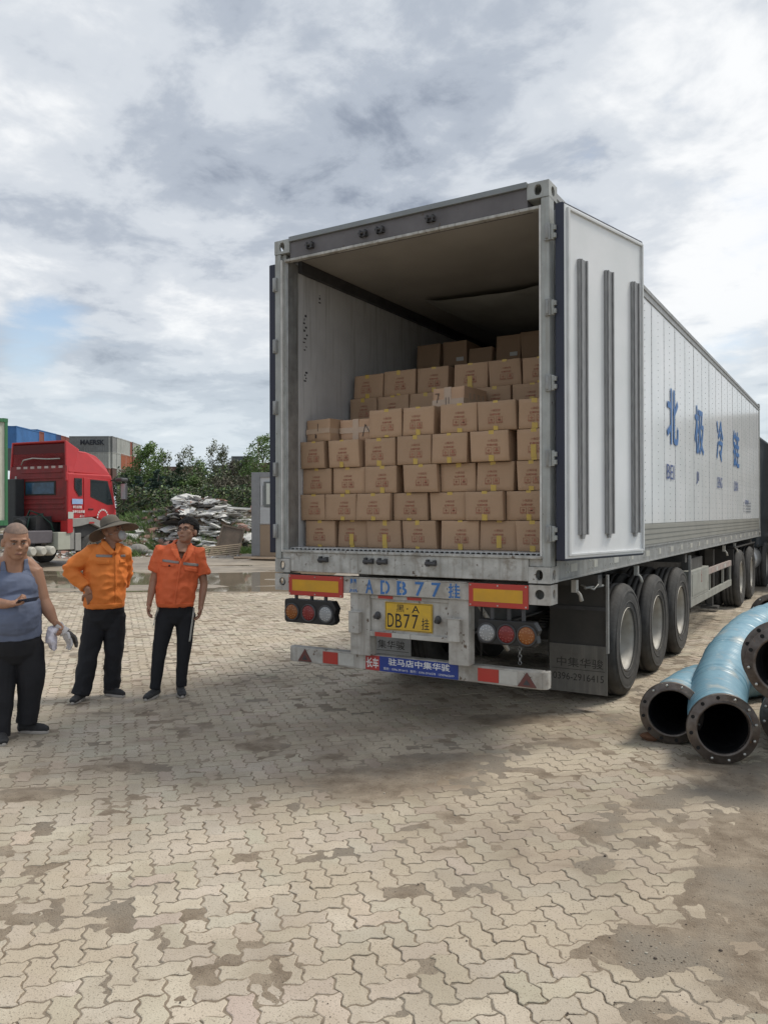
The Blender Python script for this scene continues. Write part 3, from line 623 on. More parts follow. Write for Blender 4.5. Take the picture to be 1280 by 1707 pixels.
# rear cross beam with its end castings
b=MB(); b.box(-1.09,1.09,.0,.16,1.075,1.205); b.build('rear_beam',M_chas,CHS,.005)
b=MB(); b.box(-.52,.60,-.004,.12,1.2055,1.2115); b.build('rear_beam',M_chas,CHS)
def endblk(s):
    b=MB(); x0,x1=sorted((s*1.0905,s*1.25)); z0,z1=1.07,1.213; n=20; cx=(x0+x1)/2+ (0 if s>0 else .0); cz=1.145
    # front plate with round hole
    ov=[(cx+.036*math.cos(2*math.pi*k/n),cz+.036*math.sin(2*math.pi*k/n)) for k in range(n)]
    lw,lh=x1-x0,z1-z0; rc=[]
    for k in range(n):
        a=2*math.pi*k/n; dx,dz_=math.cos(a),math.sin(a); q=min(((x1-cx)/dx if dx>1e-6 else 1e9),((x0-cx)/dx if dx<-1e-6 else 1e9),((z1-cz)/dz_ if dz_>1e-6 else 1e9),((z0-cz)/dz_ if dz_<-1e-6 else 1e9)); rc.append((cx+dx*q,cz+dz_*q))
    for c0 in ((x0,z0),(x1,z0),(x1,z1),(x0,z1)):
        i=min(range(n),key=lambda k:(rc[k][0]-c0[0])**2+(rc[k][1]-c0[1])**2); rc[i]=c0
    b.add([(p,-.002,q) for p,q in rc]+[(p,-.002,q) for p,q in ov]+[(p,.02,q) for p,q in ov],[(k,(k+1)%n,n+(k+1)%n,n+k) for k in range(n)]+[(n+k,n+(k+1)%n,2*n+(k+1)%n,2*n+k) for k in range(n)])
    # side plate with oval hole
    xo=s*1.25; y0,y1=-.002,.16; cy=.085; ov=[(cy+.028*math.cos(2*math.pi*k/n),cz+.034*math.sin(2*math.pi*k/n)) for k in range(n)]; rc=[]
    for k in range(n):
        a=2*math.pi*k/n; dx,dz_=math.cos(a),math.sin(a); q=min(((y1-cy)/dx if dx>1e-6 else 1e9),((y0-cy)/dx if dx<-1e-6 else 1e9),((z1-cz)/dz_ if dz_>1e-6 else 1e9),((z0-cz)/dz_ if dz_<-1e-6 else 1e9)); rc.append((cy+dx*q,cz+dz_*q))
    for c0 in ((y0,z0),(y1,z0),(y1,z1),(y0,z1)):
        i=min(range(n),key=lambda k:(rc[k][0]-c0[0])**2+(rc[k][1]-c0[1])**2); rc[i]=c0
    b.add([(xo,p,q) for p,q in rc]+[(xo,p,q) for p,q in ov]+[(xo-s*.02,p,q) for p,q in ov],[(k,(k+1)%n,n+(k+1)%n,n+k) for k in range(n)]+[(n+k,n+(k+1)%n,2*n+(k+1)%n,2*n+k) for k in range(n)])
    b.box(x0+.001,x1-.001,.0,.16,z1-.012,z1); b.box(x0+.001,x1-.001,.0,.16,z0,z0+.012); b.box(*sorted((s*1.0905,s*1.11)),.0,.16,z0+.012,z1-.012); b.box(x0+.001,x1-.021,.15,.16,z0+.012,z1-.012)
    b.build('end_casting',M_chas,CHS)
endblk(1); endblk(-1)
b=MB()
for s,x,wd in (('黑',-.43,.075),('A',-.275,.07),('D',-.125,.085),('B',.03,.09),('7',.19,.08),('7',.335,.08),('挂',.49,.10)):
    text(b,s,1,FX(x,-.0015,1.14),wd,.112,bold=.015,depth=.0012)
b.build('lettering',M_blue,CHS)
# stencil bridges over the hand sprayed letters
b=MB()
for x in (-.43,-.125,.03,.49): b.box(x-.0035,x+.0035,-.0032,-.0028,1.083,1.197)
b.build('stencil_gaps',M_chas,CHS)
# reflector boards
def board(x0,x1):
    rt=empty('reflector_board',(0,0,0)); rt.parent=CHS
    b=MB(); b.box(x0,x1,-.022,-.004,1.035,1.21); b.build('board_panel',M_refr,rt,.004)
    b=MB(); b.box(x0+.04,x1-.04,-.0245,-.0215,1.075,1.17); b.build('amber_field',M_refy,rt)
    b=MB()
    for x in (x0+.015,x1-.015,(x0+x1)/2):
        for z in (1.05,1.197): b.tube([(x,-.026,z),(x,-.02,z)],.006,8)
    b.build('screw',M_chas,rt)
board(-1.085,-.525); board(.62,1.09)
# lamp clusters
def cluster(x0,x1,z0,z1,cols,tilt=0):
    rt=empty('tail_lamp',(0,0,0)); rt.parent=CHS; cx=(x0+x1)/2; hw=(x1-x0)/2
    b=MB(); b.prism([(x0,z0+.02),(x0+.02,z0),(x1-.03,z0),(x1,z0+.03),(x1-.01,z0+.08),(x1+.008,z1-.06),(x1-.03,z1),(x0+.01,z1),(x0,z1-.02)],'y',-.03,.05); b.build('lamp_housing',M_blk,rt,.006)
    for i,m in enumerate(cols):
        x=x0+hw*(i*2+1)/3-.004; z=(z0+z1)/2-.008; M=Matrix.Translation((x,-.03,z))@Matrix.Rotation(R(90),4,'X')
        b=MB(); b.lathe([(.076,0),(.076,.010),(.068,.013),(.064,.008)],M,28); b.build('lamp_bezel',M_dgrey,rt)
        b=MB(); b.lathe([(.0655,.004),(.060,.012),(.045,.017),(.02,.020),(.0001,.0205)],M,28)
        lens=b.build('lens',m,rt)
        b=MB()
        for rr,kk in ((.05,12),(.032,8),(.014,4)):
            for k in range(kk): a=2*math.pi*k/kk; q=M@Vector((rr*math.cos(a),rr*math.sin(a),.0165)); b.ell(q,.005,.004,.005,seg=6,rg=4)
        d=b.build('led_dots',mat('dot_'+m.name,tuple(min(1,c*2.4+.1) for c in m.node_tree.nodes['Principled BSDF'].inputs[0].default_value[:3]) if False else {'red_lens':(.34,.08,.075),'amber_lens':(.42,.21,.08),'clear_lens':(.52,.53,.53)}[m.name],.3),rt)
    b=MB()
    for x in (x0+.1,x1-.12,(x0+x1)/2): b.box(x-.012,x+.012,.0,.02,z1-.01,1.05)
    b.build('lamp_bracket',M_dgrey,rt)
cluster(-1.125,-.595,.80,1.0,[M_lens_a,M_lens_r,M_lens_w])
cluster(.70,1.165,.765,.945,[M_lens_w,M_lens_r,M_lens_a])
# posts, plate panel, bumper
for x0,x1 in ((-.475,-.285),(.43,.60)):
    b=MB(); b.box(x0,x1,.02,.13,.57,1.075); b.build('bumper_post',M_chas,CHS,.005)
    b=MB(); b.box(x0+.015,x0+.115,-.03,.02,.755,.925); b.box(x0+.01,x0+.13,-.034,.0,.925,.932); b.build('junction_box',M_chas,CHS,.006)
b=MB(); b.box(-.285,.43,.045,.12,.745,1.075); b.build('plate_panel',M_chas,CHS,.003)
b=MB(); b.box(-.285,.43,.02,.045,.735,.775); b.box(-.285,.43,.03,.045,1.04,1.07); b.build('panel_flange',M_chas,CHS,.004)
for x0,x1,z0,z1,m in ((-.21,-.07,1.045,1.068,M_refr),(.06,.19,1.045,1.068,M_refr)):
    b=MB(); b.box(x0,x1,.0275,.030,z0,z1); b.build('reflective_strip',m,CHS)
for x0,x1,m in ((-.235,-.075,M_refr),(-.075,.09,M_refw),(.10,.26,M_refw)):
    b=MB(); b.box(x0,x1,.0175,.020,.738,.772); b.build('reflective_strip',m,CHS)
PL=empty('licence_plate',(0,0,0)); PL.parent=CHS
b=MB(); b.box(-.148,.285,.034,.0395,.795,1.022); b.build('plate_sheet',M_plate,PL,.004)
b=MB(); 
for q in ((-.142,.279,1.013,1.016),(-.142,.279,.801,.804)): b.box(q[0],q[1],.0325,.034,q[2],q[3])
for q in ((-.142,-.139),(.276,.279)): b.box(q[0],q[1],.0325,.034,.804,1.013)
text(b,'黑',1,FX(-.005,.0332,.974),.072,.06,depth=.0006); text(b,'·',1,FX(.06,.0332,.974),.012,.012,depth=.0006); text(b,'A',1,FX(.135,.0332,.974),.07,.058,depth=.0006)
for s,x,wd in (('D',-.095,.058),('B',-.02,.058),('7',.055,.055),('7',.130,.055)): text(b,s,1,FX(x,.0332,.875),wd,.112,depth=.0006)
text(b,'挂',1,FX(.222,.0332,.862),.066,.09,depth=.0006)
b.build('plate_characters',M_blk,PL)
for x in (-.215,.335):
    b=MB(); b.ell((x,.03,.905),.028,.02,.034,seg=10,rg=6); b.tube([(x,.045,.905),(x,-.01,.895)],.016,8); b.build('plate_lamp',M_dgrey,CHS)
b=MB(); BY=.10
b.box(-1.155,1.155,BY,BY+.09,.435,.568); b.build('bumper_bar',M_chas,CHS,.010)
for s in (-1,1):
    b=MB(); q=[(s*1.1555,BY-.0),(s*1.185,BY+.03),(s*1.185,BY+.10),(s*1.1555,BY+.09)]; b.prism(q,'z',.437,.566); b.build('bumper_end_cap',M_chas,CHS,.004)
y=BY-.002
for x0,x1,m in ((-.81,-.655,M_refr),(-.65,-.49,M_refw),(.64,.81,M_refr),(.815,.96,M_refw)):
    b=MB(); b.box(x0,x1,y-.0015,y+.001,.452,.552); b.build('reflective_strip',m,CHS)
for x in (-1.0,1.035):
    b=MB(); b.prism([(x-.075,.447),(x+.075,.447),(x,.558)],'y',y-.007,y+.001); b.build('triangle_reflector',mat('dull_red_reflector',(.14,.04,.035),.6,col2=(.10,.07,.06),sc=20),CHS,.003)
    b=MB(); b.prism([(x-.028,.463),(x+.028,.463),(x,.505)],'y',y-.009,y-.0065); b.build('triangle_centre',M_dgrey,CHS)
b=MB(); b.box(-.375,-.24,y-.0015,y+.001,.441,.562); b.build('red_sticker',M_redst,CHS)
b=MB(); b.box(-.2395,.475,y-.0015,y+.001,.441,.562); b.build('blue_sticker',M_bluest,CHS)
b=MB(); text(b,'长车',1,FX(-.308,y-.002,.502),.118,.085,bold=.02,depth=.0006); text(b,'驻马店中集华骏',1,FX(.125,y-.002,.525),.56,.058,bold=.015,depth=.0006)
text(b,'服务：0396-2916415   配件：0396-2916578   13939662699',1,FX(.12,y-.002,.466),.64,.021,depth=.0006)
b.build('sticker_lettering',M_wht,CHS)
# longitudinal rails, cross members
b=MB()
for s in (-1,1):
    x=s*.47; b.box(x-.012,x+.012,.17,12.9,.80,1.17); b.box(x-.07,x+.07,.17,12.9,1.17,1.19); b.box(x-.07,x+.07,.17,12.9,.785,.80)
b.build('frame_rail',M_dfrm,CHS)
b=MB()
for k in range(15): y=.6+k*.9; b.box(-.455,.455,y,y+.08,.95,1.165); 
b.build('cross_members',M_dfrm,CHS)
for y in (1.3,5.2,12.2):
    b=MB(); b.box(-1.22,1.22,y,y+.12,1.10,1.20); b.build('cross_bolster',M_dfrm,CHS)
b=MB(); b.tube([(-.42,.16,1.02),(-.75,.8,.55)],.012,6); b.tube([(.66,.13,1.02),(.62,.2,.62)],.008,6); b.build('air_hose',M_black,CHS)
b=MB(); b.tube([(.62,.13,1.05),(.68,.6,.62)],.018,8); b.build('stay_bar',M_chas,CHS)
b=MB()
for k in range(6): b.lathe([(.012,-.004),(.016,0),(.012,.004)],Matrix.Translation((.96,.15,.74-k*.026))@Matrix.Rotation(R(90),4,'X' if k%2 else 'Y'),10)
b.build('chain',M_galv,CHS)
# axles, wheels
def lug_wheel(parent,x,y,side,front=False,nm='wheel'):
    r=empty(nm,(x,y,.53)); r.parent=parent; return r
TP=[]
def wheel_meshes():
    prof=[(.285,.0),(.300,-.006),(.33,-.012),(.40,-.022),(.46,-.020),(.500,-.006),(.518,.012),(.527,.035)]
    tread=[]
    w0=.035; 
    for i,(a) in enumerate((0,1,2,3)):
        z0=w0+.005+i*.0575; tread+= [(.530,z0),(.530,z0+.040),(.517,z0+.043),(.517,z0+.0545)] if i<3 else [(.530,z0),(.530,z0+.040)]
    prof=prof+tread+[(.522,.262),(.500,.282),(.46,.296),(.40,.298),(.33,.288),(.285,.275)]
    b=MB(); seg=72; b.lathe(prof,None,seg); tyre=b
    # sidewall ribs
    b.lathe([(.352,-.0165),(.356,-.0215),(.362,-.022),(.366,-.018)],None,seg)
    b.lathe([(.446,-.0205),(.452,-.0255),(.47,-.024),(.474,-.0165)],None,seg)
    TM=tyre.mesh('tyre',M_tyre)
    b=MB(); b.lathe([(.300,-.012),(.305,-.006),(.297,.004),(.286,.006),(.272,.03),(.262,.05),(.255,.12),(.235,.150),(.20,.163),(.145,.166),(.12,.150),(.118,.10),(.10,.085),(.0001,.083)],None,48)
    for k in range(10):
        a=2*math.pi*k/10; b.tube([(.168*math.cos(a),.168*math.sin(a),.170),(.168*math.cos(a),.168*math.sin(a),.125)],.014,8)
    RM=b.mesh('rim',M_rim)
    b=MB()
    for k in range(8):
        a=2*math.pi*(k+.5)/8; M=Matrix.Rotation(a,4,'Z'); b.box(.195,.225,-.02,.02,.153,.157,M)
    HM=b.mesh('rim_slots',M_hole)
    return TM,RM,HM
TM,RM,HM=wheel_meshes()
def wheel(parent,x,y,side,rz=0,inner=True,z=.53):
    # side +1: outer face looks to +x. local z of the lathe points inward
    r=empty('wheel',(x,y,z)); r.parent=parent
    for nm,me,off in (('tyre',TM,0),('rim',RM,0),('rim_slots',HM,0)):
        o=bpy.data.objects.new(nm,me); COL.objects.link(o); o.parent=r; o.rotation_euler=(rnd.uniform(0,3),R(-90*side),0)
        o.rotation_euler=(0,R(-90*side),0)
    if inner:
        o=bpy.data.objects.new('inner_tyre',TM); COL.objects.link(o); o.parent=r; o.rotation_euler=(0,R(-90*side),0); o.location=(-side*.325,0,0)
    return r
for i,y in enumerate((2.21,3.51,4.81)):
    wheel(CHS,1.235,y,1); wheel(CHS,-1.235,y,-1)
    b=MB(); b.tube([(-1.0,y,.53),(1.0,y,.53)],.07,14); b.box(-.62,-.50,y-.09,y+.09,.50,.66); b.box(.50,.62,y-.09,y+.09,.50,.66); b.build('axle',M_dfrm,CHS)
    b=MB()
    for s in (-1,1):
        for k in range(5): b.box(s*.56-.045,s*.56+.045,y-.55+.06*k,y+.55-.06*k,.66+.018*k,.676+.018*k)
    b.build('leaf_spring',M_dfrm,CHS)
# rear mud guards and flaps
M_guard=mat('guard_black',(.05,.05,.048),.6,0,col2=(.075,.07,.065),sc=3,amt=.9,spec=.3)
for s in (1,-1):
    b=MB(); x0,x1=sorted((s*.72,s*1.245)); b.box(x0,x1,1.50,1.508,.50,1.16); b.build('mud_guard',M_guard,CHS,.002)
    b=MB(); b.box(x0,x1,1.488,1.498,.87,.905); 
    b.build('flap_strip',M_dgrey,CHS)
    b=MB(); b.box(*sorted((s*1.235,s*1.255)),1.48,1.52,.50,1.19); b.build('guard_edge',M_galv,CHS)
    b=MB(); b.box(x0,x1,1.484,1.4955,.13,.56); b.build('mud_flap',M_flap if s>0 else mat('pale_mud_flap',(.34,.345,.34),.7,col2=(.24,.24,.235),sc=4,amt=.8),CHS,.003)
    b=MB(); text(b,'中集华骏',1,FX(s*1.00,1.483,.40),.42,.085,depth=.0008); b.box(s*.985-.24,s*.985+.24,1.482,1.4835,.335,.339); text(b,'0396-2916415',1,FX(s*.985,1.483,.27),.46,.062,depth=.0008)
    b.build('flap_lettering',mat('faded_black_print',(.05,.048,.045),.8),CHS)
for (x,y,z) in ((1.16,.85,1.12),(1.16,2.9,1.12),(1.17,8.9,1.12),(1.17,10.2,1.12)):
    b=MB(); b.box(x-.02,x+.02,y-.03,y+.03,z-.03,z+.07); b.tube([(x+.01,y,z-.01),(x+.04,y+.01,z-.05),(x+.05,y+.02,z-.10)],[.012,.014,.018],8); b.build('twist_lock',M_refw,CHS)
b=MB(); b.tube([(1.1,1.2,1.12),(1.2,1.25,1.08),(1.22,1.3,1.12),(1.16,1.34,1.16),(1.2,1.4,1.1)],.008,6); b.tube([(1.15,1.15,1.10),(1.22,1.45,1.10)],.012,6); b.build('hose_loop',M_galv,CHS)
# tool box, side guard, landing legs
b=MB(); b.box(.95,1.25,5.44,6.83,.60,.97); b.box(.95,1.25,5.44,6.83,.50,.598); b.build('tool_box',M_box,CHS,.006)
b=MB(); b.box(1.2505,1.256,5.5,6.75,.645,.93); b.build('tool_box_lid',M_box,CHS,.004)
b=MB(); b.box(1.08,1.2,5.7,6.6,.97,1.12); b.build('bracket_plate',M_dfrm,CHS,.004)
b=MB(); text(b,'严禁吸烟',1,face((1.2565,6.2,.86),(0,0,-1),(0,1,0)),.16,.045,depth=.0006); b.build('box_lettering',mat('red_ink',(.3,.05,.04),.7),CHS)
b=MB(); b.box(1.22,1.25,5.42,5.445,.50,1.18); b.build('box_edge',M_galv,CHS)
b=MB(); b.box(1.21,1.25,6.832,9.17,.50,.60); b.build('side_guard_rail',M_box,CHS,.003)
b=MB(); b.box(1.21,1.25,6.832,9.17,.84,.93); b.build('side_guard_rail',mat('pinkish_guard',(.36,.30,.28),.6,col2=(.28,.24,.22),sc=6),CHS,.003)
for k in range(5):
    b=MB(); b.box(1.2505,1.252,7.1+k*.42,7.28+k*.42,.855,.915); b.build('reflective_strip',M_refw if k%2 else mat('dull_pink',(.42,.33,.30),.5),CHS)
for y in (7.0,8.3,9.13):
    b=MB(); b.box(1.212,1.24,y,y+.04,.60,.84); b.build('guard_upright',M_box,CHS)
for s in (-1,1):
    b=MB(); b.box(s*.85-.07,s*.85+.07,9.45,9.6,.35,1.1); b.box(s*.85-.05,s*.85+.05,9.475,9.575,.1,.35); b.box(s*.85-.14,s*.85+.14,9.4,9.65,.06,.1); b.build('landing_leg',M_dfrm,CHS,.004)
b=MB(); b.tube([(-.55,7.2,.72),(-.55,8.6,.72)],.2,20); b.tube([(.15,7.3,.66),(.15,8.7,.66)],.16,20); b.build('air_tank',M_dfrm,CHS)
# ---------------------------------------------------------------- tractor under the front of the trailer
TR=empty('tractor_unit',(0,11.5,0),0,'dark tractor unit coupled beneath the far end of the white container','truck')
TRo=Vector((0,11.5,0))
def tb(nm,mb,m,bev=0): return mb.xf(Matrix.Translation(-TRo)).build(nm,m,TR,bev)
for y in (10.55,12.15): wheel(TR,1.235,y-11.5,1); wheel(TR,-1.235,y-11.5,-1)
wheel(TR,1.235,15.2-11.5,1,inner=False); wheel(TR,-1.235,15.2-11.5,-1,inner=False)
b=MB(); b.box(-.46,-.38,9.8,16.2,.72,.98); b.box(.38,.46,9.8,16.2,.72,.98); tb('frame_rail',b,M_dfrm)
b=MB()
for y in (10.55,12.15,15.2): b.tube([(-1.0,y,.53),(1.0,y,.53)],.075,12)
tb('axle',b,M_dfrm)
for y0 in (9.9,):
    b=MB(); q=[]; 
    b.box(.62,1.22,9.85,13.0,1.10,1.13); b.box(.64,1.2,9.83,9.87,.8,1.10); b.box(.64,1.2,12.95,13.0,.75,1.10); tb('wheel_fender',b,M_black,.01)
    b=MB(); b.box(-1.22,-.62,9.85,13.0,1.10,1.13); tb('wheel_fender',b,M_black,.01)
b=MB(); b.tube([(.9,13.2,.72),(.9,14.4,.72)],.3,24); tb('fuel_tank',b,M_alu)
b=MB(); b.box(-1.2,1.2,14.15,16.3,.95,3.5); tb('cab',b,mat('dark_cab_paint',(.03,.04,.05),.3),.08)
b=MB(); b.box(-1.1,1.1,16.305,16.31,1.9,2.9); tb('windscreen',b,M_black)
# dark lorry parked beyond, showing at the right edge
LB=CF(9.35,18.9); DL2=empty('parked_lorry',LB,0,'dark lorry body with grey fenders seen past the far end of the white container','truck')
b=MB(); b.box(0,2.5,0,7,1.55,4.12); b.build('cargo_body',mat('dark_tarpaulin',(.02,.026,.026),.6,col2=(.03,.035,.035),sc=3,bump=.3,bsc=4),DL2,.03)
b=MB(); b.box(-.03,2.53,-.03,7,4.1,4.16); b.box(-.03,2.53,-.035,0,3.05,3.3); b.box(-.02,2.52,-.05,-.01,2.25,2.35); b.build('body_frame',M_galv,DL2,.01)
b=MB(); b.tube([(.0,-.15,2.72),(.7,-.15,2.72)],.2,16); b.tube([(.0,-.15,3.0),(.65,-.12,2.95)],.1,12); b.build('rolled_cover',mat('grey_roll',(.30,.31,.30),.7),DL2)
b=MB(); b.box(.1,2.4,.0,7,.9,1.548); b.build('chassis_frame',M_dfrm,DL2,.02)
for x,s in ((.02,-1),(2.48,1)):
    for y in (1.0,2.3,5.5): wheel(DL2,x,y,s)
b=MB(); b.box(-.05,.5,.2,3.2,1.15,1.2); b.build('wheel_fender',mat('grey_fender',(.3,.3,.29),.6),DL2,.02)
# ---------------------------------------------------------------- armoured dredging hoses with steel flanges
M_hose=mat('pale_blue_hose_wrap',(.20,.37,.46),.36,0,col2=(.13,.27,.37),sc=5,amt=.9,stretch=(1,1,1),spot=(.07,.16,.23),spsc=9,spth=.66,dust=(.33,.40,.41),dsc=5,dth=.53,spec=.5)
M_flange=mat('brown_flange_steel',(.17,.15,.135),.42,.6,col2=(.085,.065,.055),sc=12,amt=.9,bump=.3,bsc=40,spot=(.20,.12,.07),spsc=18,spth=.64)
M_bolt=mat('bright_bolt',(.55,.55,.52),.35,.7)
M_in=mat('hose_inside_rubber',(.012,.012,.014),.55)
def catmull(P,n=14):
    P=[Vector(p) for p in P]; P=[P[0]*2-P[1]]+P+[P[-1]*2-P[-2]]; out=[]
    for i in range(1,len(P)-2):
        a,b_,c,d=P[i-1:i+3]
        for k in range(n):
            t=k/n; out.append(.5*((2*b_)+(-a+c)*t+(2*a-5*b_+4*c-d)*t*t+(-a+3*b_-3*c+d)*t**3))
    out.append(P[-2]); return out
def hose(path,rad,label,fl=.235,double=False,holes=0,axis=None,seed=1,blue=True):
    root=empty('dredging_hose',path[0],0,label,'hose','hoses piled beside the trailer'); r0=Vector(path[0])
    pts=catmull([Vector(p)-r0 for p in path],70); rr=random.Random(seed)
    ax=(Vector(axis) if axis else (pts[0]-pts[2])).normalized()    # out of the open end
    pts[0]=Vector((0,0,0)); 
    # wrapped outer surface with fine spiral ridges and a few folds
    b=MB(); n=len(pts); rads=[]; 
    for i in range(n): 
        rads.append(rad*(1+.008*math.sin(i*1.9)+.014*rr.random()+(.030 if rr.random()<.10 else 0))*(1 if i>5 else .93))
    b.tube([p for p in pts],rads,40,cap=False); b.build('outer_wrap',M_hose if blue else M_in,root)
    Q=ax.to_track_quat('Z','Y').to_matrix().to_4x4()
    m_=int(n*.62); ri=[min(fl*.72,rads[i]*.95) if i<4 else rads[i]*.93 for i in range(m_)]; b=MB(); b.tube([ax*.012]+pts[1:m_],[fl*.72]+ri[1:],40,cap=False); c0=len(b.v); b.f.append(tuple(range(c0-40,c0))); b.sm.append(False); b.mi.append(0); b.build('inner_liner',M_in,root)
    def ring(off,nm='flange'):
        b=MB(); b.lathe([(fl*.72,.0),(fl*.72,.032),(fl*.79,.034),(fl*.80,.026),(fl*.985,.026),(fl,.020),(fl,-.008),(fl*.985,-.014),(fl*.72,-.014)],Q@Matrix.Translation(off),56); f=b.build(nm,M_flange,root)
        hb=MB(); bb=MB()
        for k in range(12):
            a=2*math.pi*(k+.3)/12; c=Vector((fl*.895*math.cos(a),fl*.895*math.sin(a),0))+Vector(off)
            if (k+holes)%12<7: bb.ell(c+Vector((0,0,.027)),.011,.011,.008,seg=8,rg=5)
            else: hb.lathe([(.0135,.0268),(.0135,.018),(.0001,.018)],Matrix.Translation(c),12); hb.lathe([(.0001,.0266),(.013,.0266)],Matrix.Translation(c),12)
        bb.xf(Q); hb.xf(Q)
        x=bb.build('bolts',M_bolt,root); x=hb.build('bolt_holes',M_hole,root)
    ring((0,0,0))
    if double: ring((-.03,.03,-.085))
    b=MB(); b.lathe([(fl*.80,-.015),(fl*.86,-.03),(fl*.87,-.06),(rad*.97,-.075)],Q,40); b.build('collar',M_flange if not blue else M_hose,root)
    return root
tocam=lambda P:(Vector((CX,CY,CH))-P)
p=[CF(2.155,5.95,.232),CF(2.42,6.45,.225),CF(2.85,7.0,.21),CF(3.6,7.5,.2),CF(4.7,7.8,.2),CF(6,7.9,.2)]
hose(p,.185,'pale blue hose lying on the paving, its open flange nearest the trailer wheels',fl=.228,seed=2,axis=CF(-.28,-1,.05)-CF(0,0,0),holes=2)
p=[CF(2.33,5.46,.245),CF(2.50,5.95,.27),CF(2.78,6.5,.385),CF(3.18,7.1,.52),CF(3.75,7.75,.62),CF(4.5,8.2,.66),CF(5.6,8.4,.55)]
hose(p,.205,'thick sky blue hose curving up over the pile, its open flange nearest the camera',fl=.24,seed=5,axis=CF(-.16,-1,.02)-CF(0,0,0),holes=4)
p=[CF(2.55,5.02,.765),CF(2.95,5.5,.72),CF(3.5,6.1,.62),CF(4.2,6.7,.5),CF(5.2,7.3,.4)]
hose(p,.2,'hose end with a double brown bolted flange lying on top of the pile',fl=.245,double=True,seed=8,axis=CF(-.62,-1,.08)-CF(0,0,0),holes=6)
p=[CF(2.98,5.75,.24),CF(3.25,6.3,.24),CF(3.9,7.0,.23),CF(4.9,7.4,.22)]
hose(p,.195,'dark hose end on the ground beneath the double flange',fl=.235,seed=4,blue=False,axis=CF(-.3,-1,.05)-CF(0,0,0))
p=[CF(4.30,8.75,.60),CF(4.7,9.2,.5),CF(5.4,9.6,.4),CF(6.4,9.8,.3)]
hose(p,.19,'hose end whose small flange peeks out behind the sky blue hose',fl=.235,seed=6,axis=CF(-.5,-1,.1)-CF(0,0,0))
b=MB(); r3=random.Random(3); c=CF(2.02,6.02,.03); b.ell((0,0,0),.07,.045,.035,seg=9,rg=6,smooth=False); b.v=[(x*(1+.25*r3.uniform(-1,1)),y*(1+.25*r3.uniform(-1,1)),z*(1+.2*r3.uniform(-1,1))) for x,y,z in b.v]
o=b.build('broken_brick',mat('brown_brick',(.16,.08,.045),.9,col2=(.09,.05,.03),sc=20)); o.location=c; tag(o,'small broken brown brick beside the leftmost hose flange','brick')
# ---------------------------------------------------------------- red tractor with its green container, behind the men
M_redc=mat('red_cab_paint',(.50,.028,.032),.38,0,col2=(.42,.025,.03),sc=2,amt=.7,spec=.6)
M_redd=mat('dusty_red_paint',(.27,.022,.026),.55,0,col2=(.16,.018,.02),sc=3,amt=.9,streak=(.20,.03,.03))
M_glass=mat('dark_window_glass',(.02,.03,.035),.06,0,spec=.8)
M_bluegl=mat('blue_window_glass',(.04,.11,.20),.15,0,col2=(.02,.05,.09),sc=3,amt=1)
M_gfend=mat('grey_fender',(.21,.21,.19),.6)
HEAD=YAW-R(24); C0=CF(-10.8,27.0)
RT=empty('red_tractor',C0,HEAD,'red high roofed tractor unit parked across the puddle, door side towards the trailer','truck')
# local: x right (0 = right side of cab, -2.5 left), y forward (0 = rear wall)
W2=2.72
b=MB()
side=[(0,1.72),(0,3.95),(.25,4.0),(1.0,3.95),(1.75,3.35),(2.0,2.95),(2.3,1.75),(2.3,.95),(1.95,.95),(1.75,1.35),(1.3,1.62),(.62,1.62),(.35,1.5),(0,1.5)]
b.prism([(y,z) for y,z in [(0,1.5),(.35,1.5),(.62,1.62),(1.3,1.66),(1.75,1.35),(1.95,.95),(2.35,.95),(2.33,1.9),(2.12,3.05),(2.08,3.2),(0,3.2)]],'x',-W2,0); b.build('cab',M_redc,RT,.05)
# high roof, rounded towards the front, with the hollow fairing at its back
b=MB(); prs=[(.02,3.19,0.0),(.02,3.93,.09),(.5,3.99,.10),(1.0,3.97,.13),(1.5,3.87,.18),(1.85,3.67,.22),(2.04,3.42,.18),(2.1,3.19,.06)]
L0=[(-ins,y,z) for y,z,ins in prs]; R0=[(-W2+ins,y,z) for y,z,ins in prs]; n=len(prs)
# mid rail so the flanks lean in
L1_=[(-.02,min(y,1.9),min(z,3.45)) for y,z,ins in prs]; R1_=[(-W2+.02,min(y,1.9),min(z,3.45)) for y,z,ins in prs]
b.add(L0+R0,[tuple(range(n)),tuple(range(n,2*n))[::-1]]+[(k,n+k,n+k+1,k+1) for k in range(n-1)]+[(0,n-1,2*n-1,n)]); b.build('high_roof',M_redc,RT,.05)
b=MB()
for xa,xb in ((-.07,.0),(-W2,-W2+.07)):
    q=.08 if xa>-1 else -.08
    b.hexa([(xa,-.05,2.9),(xb,-.05,2.9),(xb,.25,3.0),(xa,.25,3.0)],[(xa-q,.0,4.32),(xb-q,.0,4.32),(xb-q,.62,4.03),(xa-q,.62,4.03)])
b.hexa([(-W2+.10,.0,4.26),(-.10,.0,4.26),(-.10,.62,3.97),(-W2+.10,.62,3.97)],[(-W2+.10,.0,4.32),(-.10,.0,4.32),(-.10,.62,4.03),(-W2+.10,.62,4.03)])
b.build('wind_deflector',M_redc,RT,.03)
b=MB(); b.box(-W2+.08,-.08,.02,.09,3.2,4.2); b.build('deflector_inner',mat('dark_red_shade',(.10,.012,.015),.7),RT)
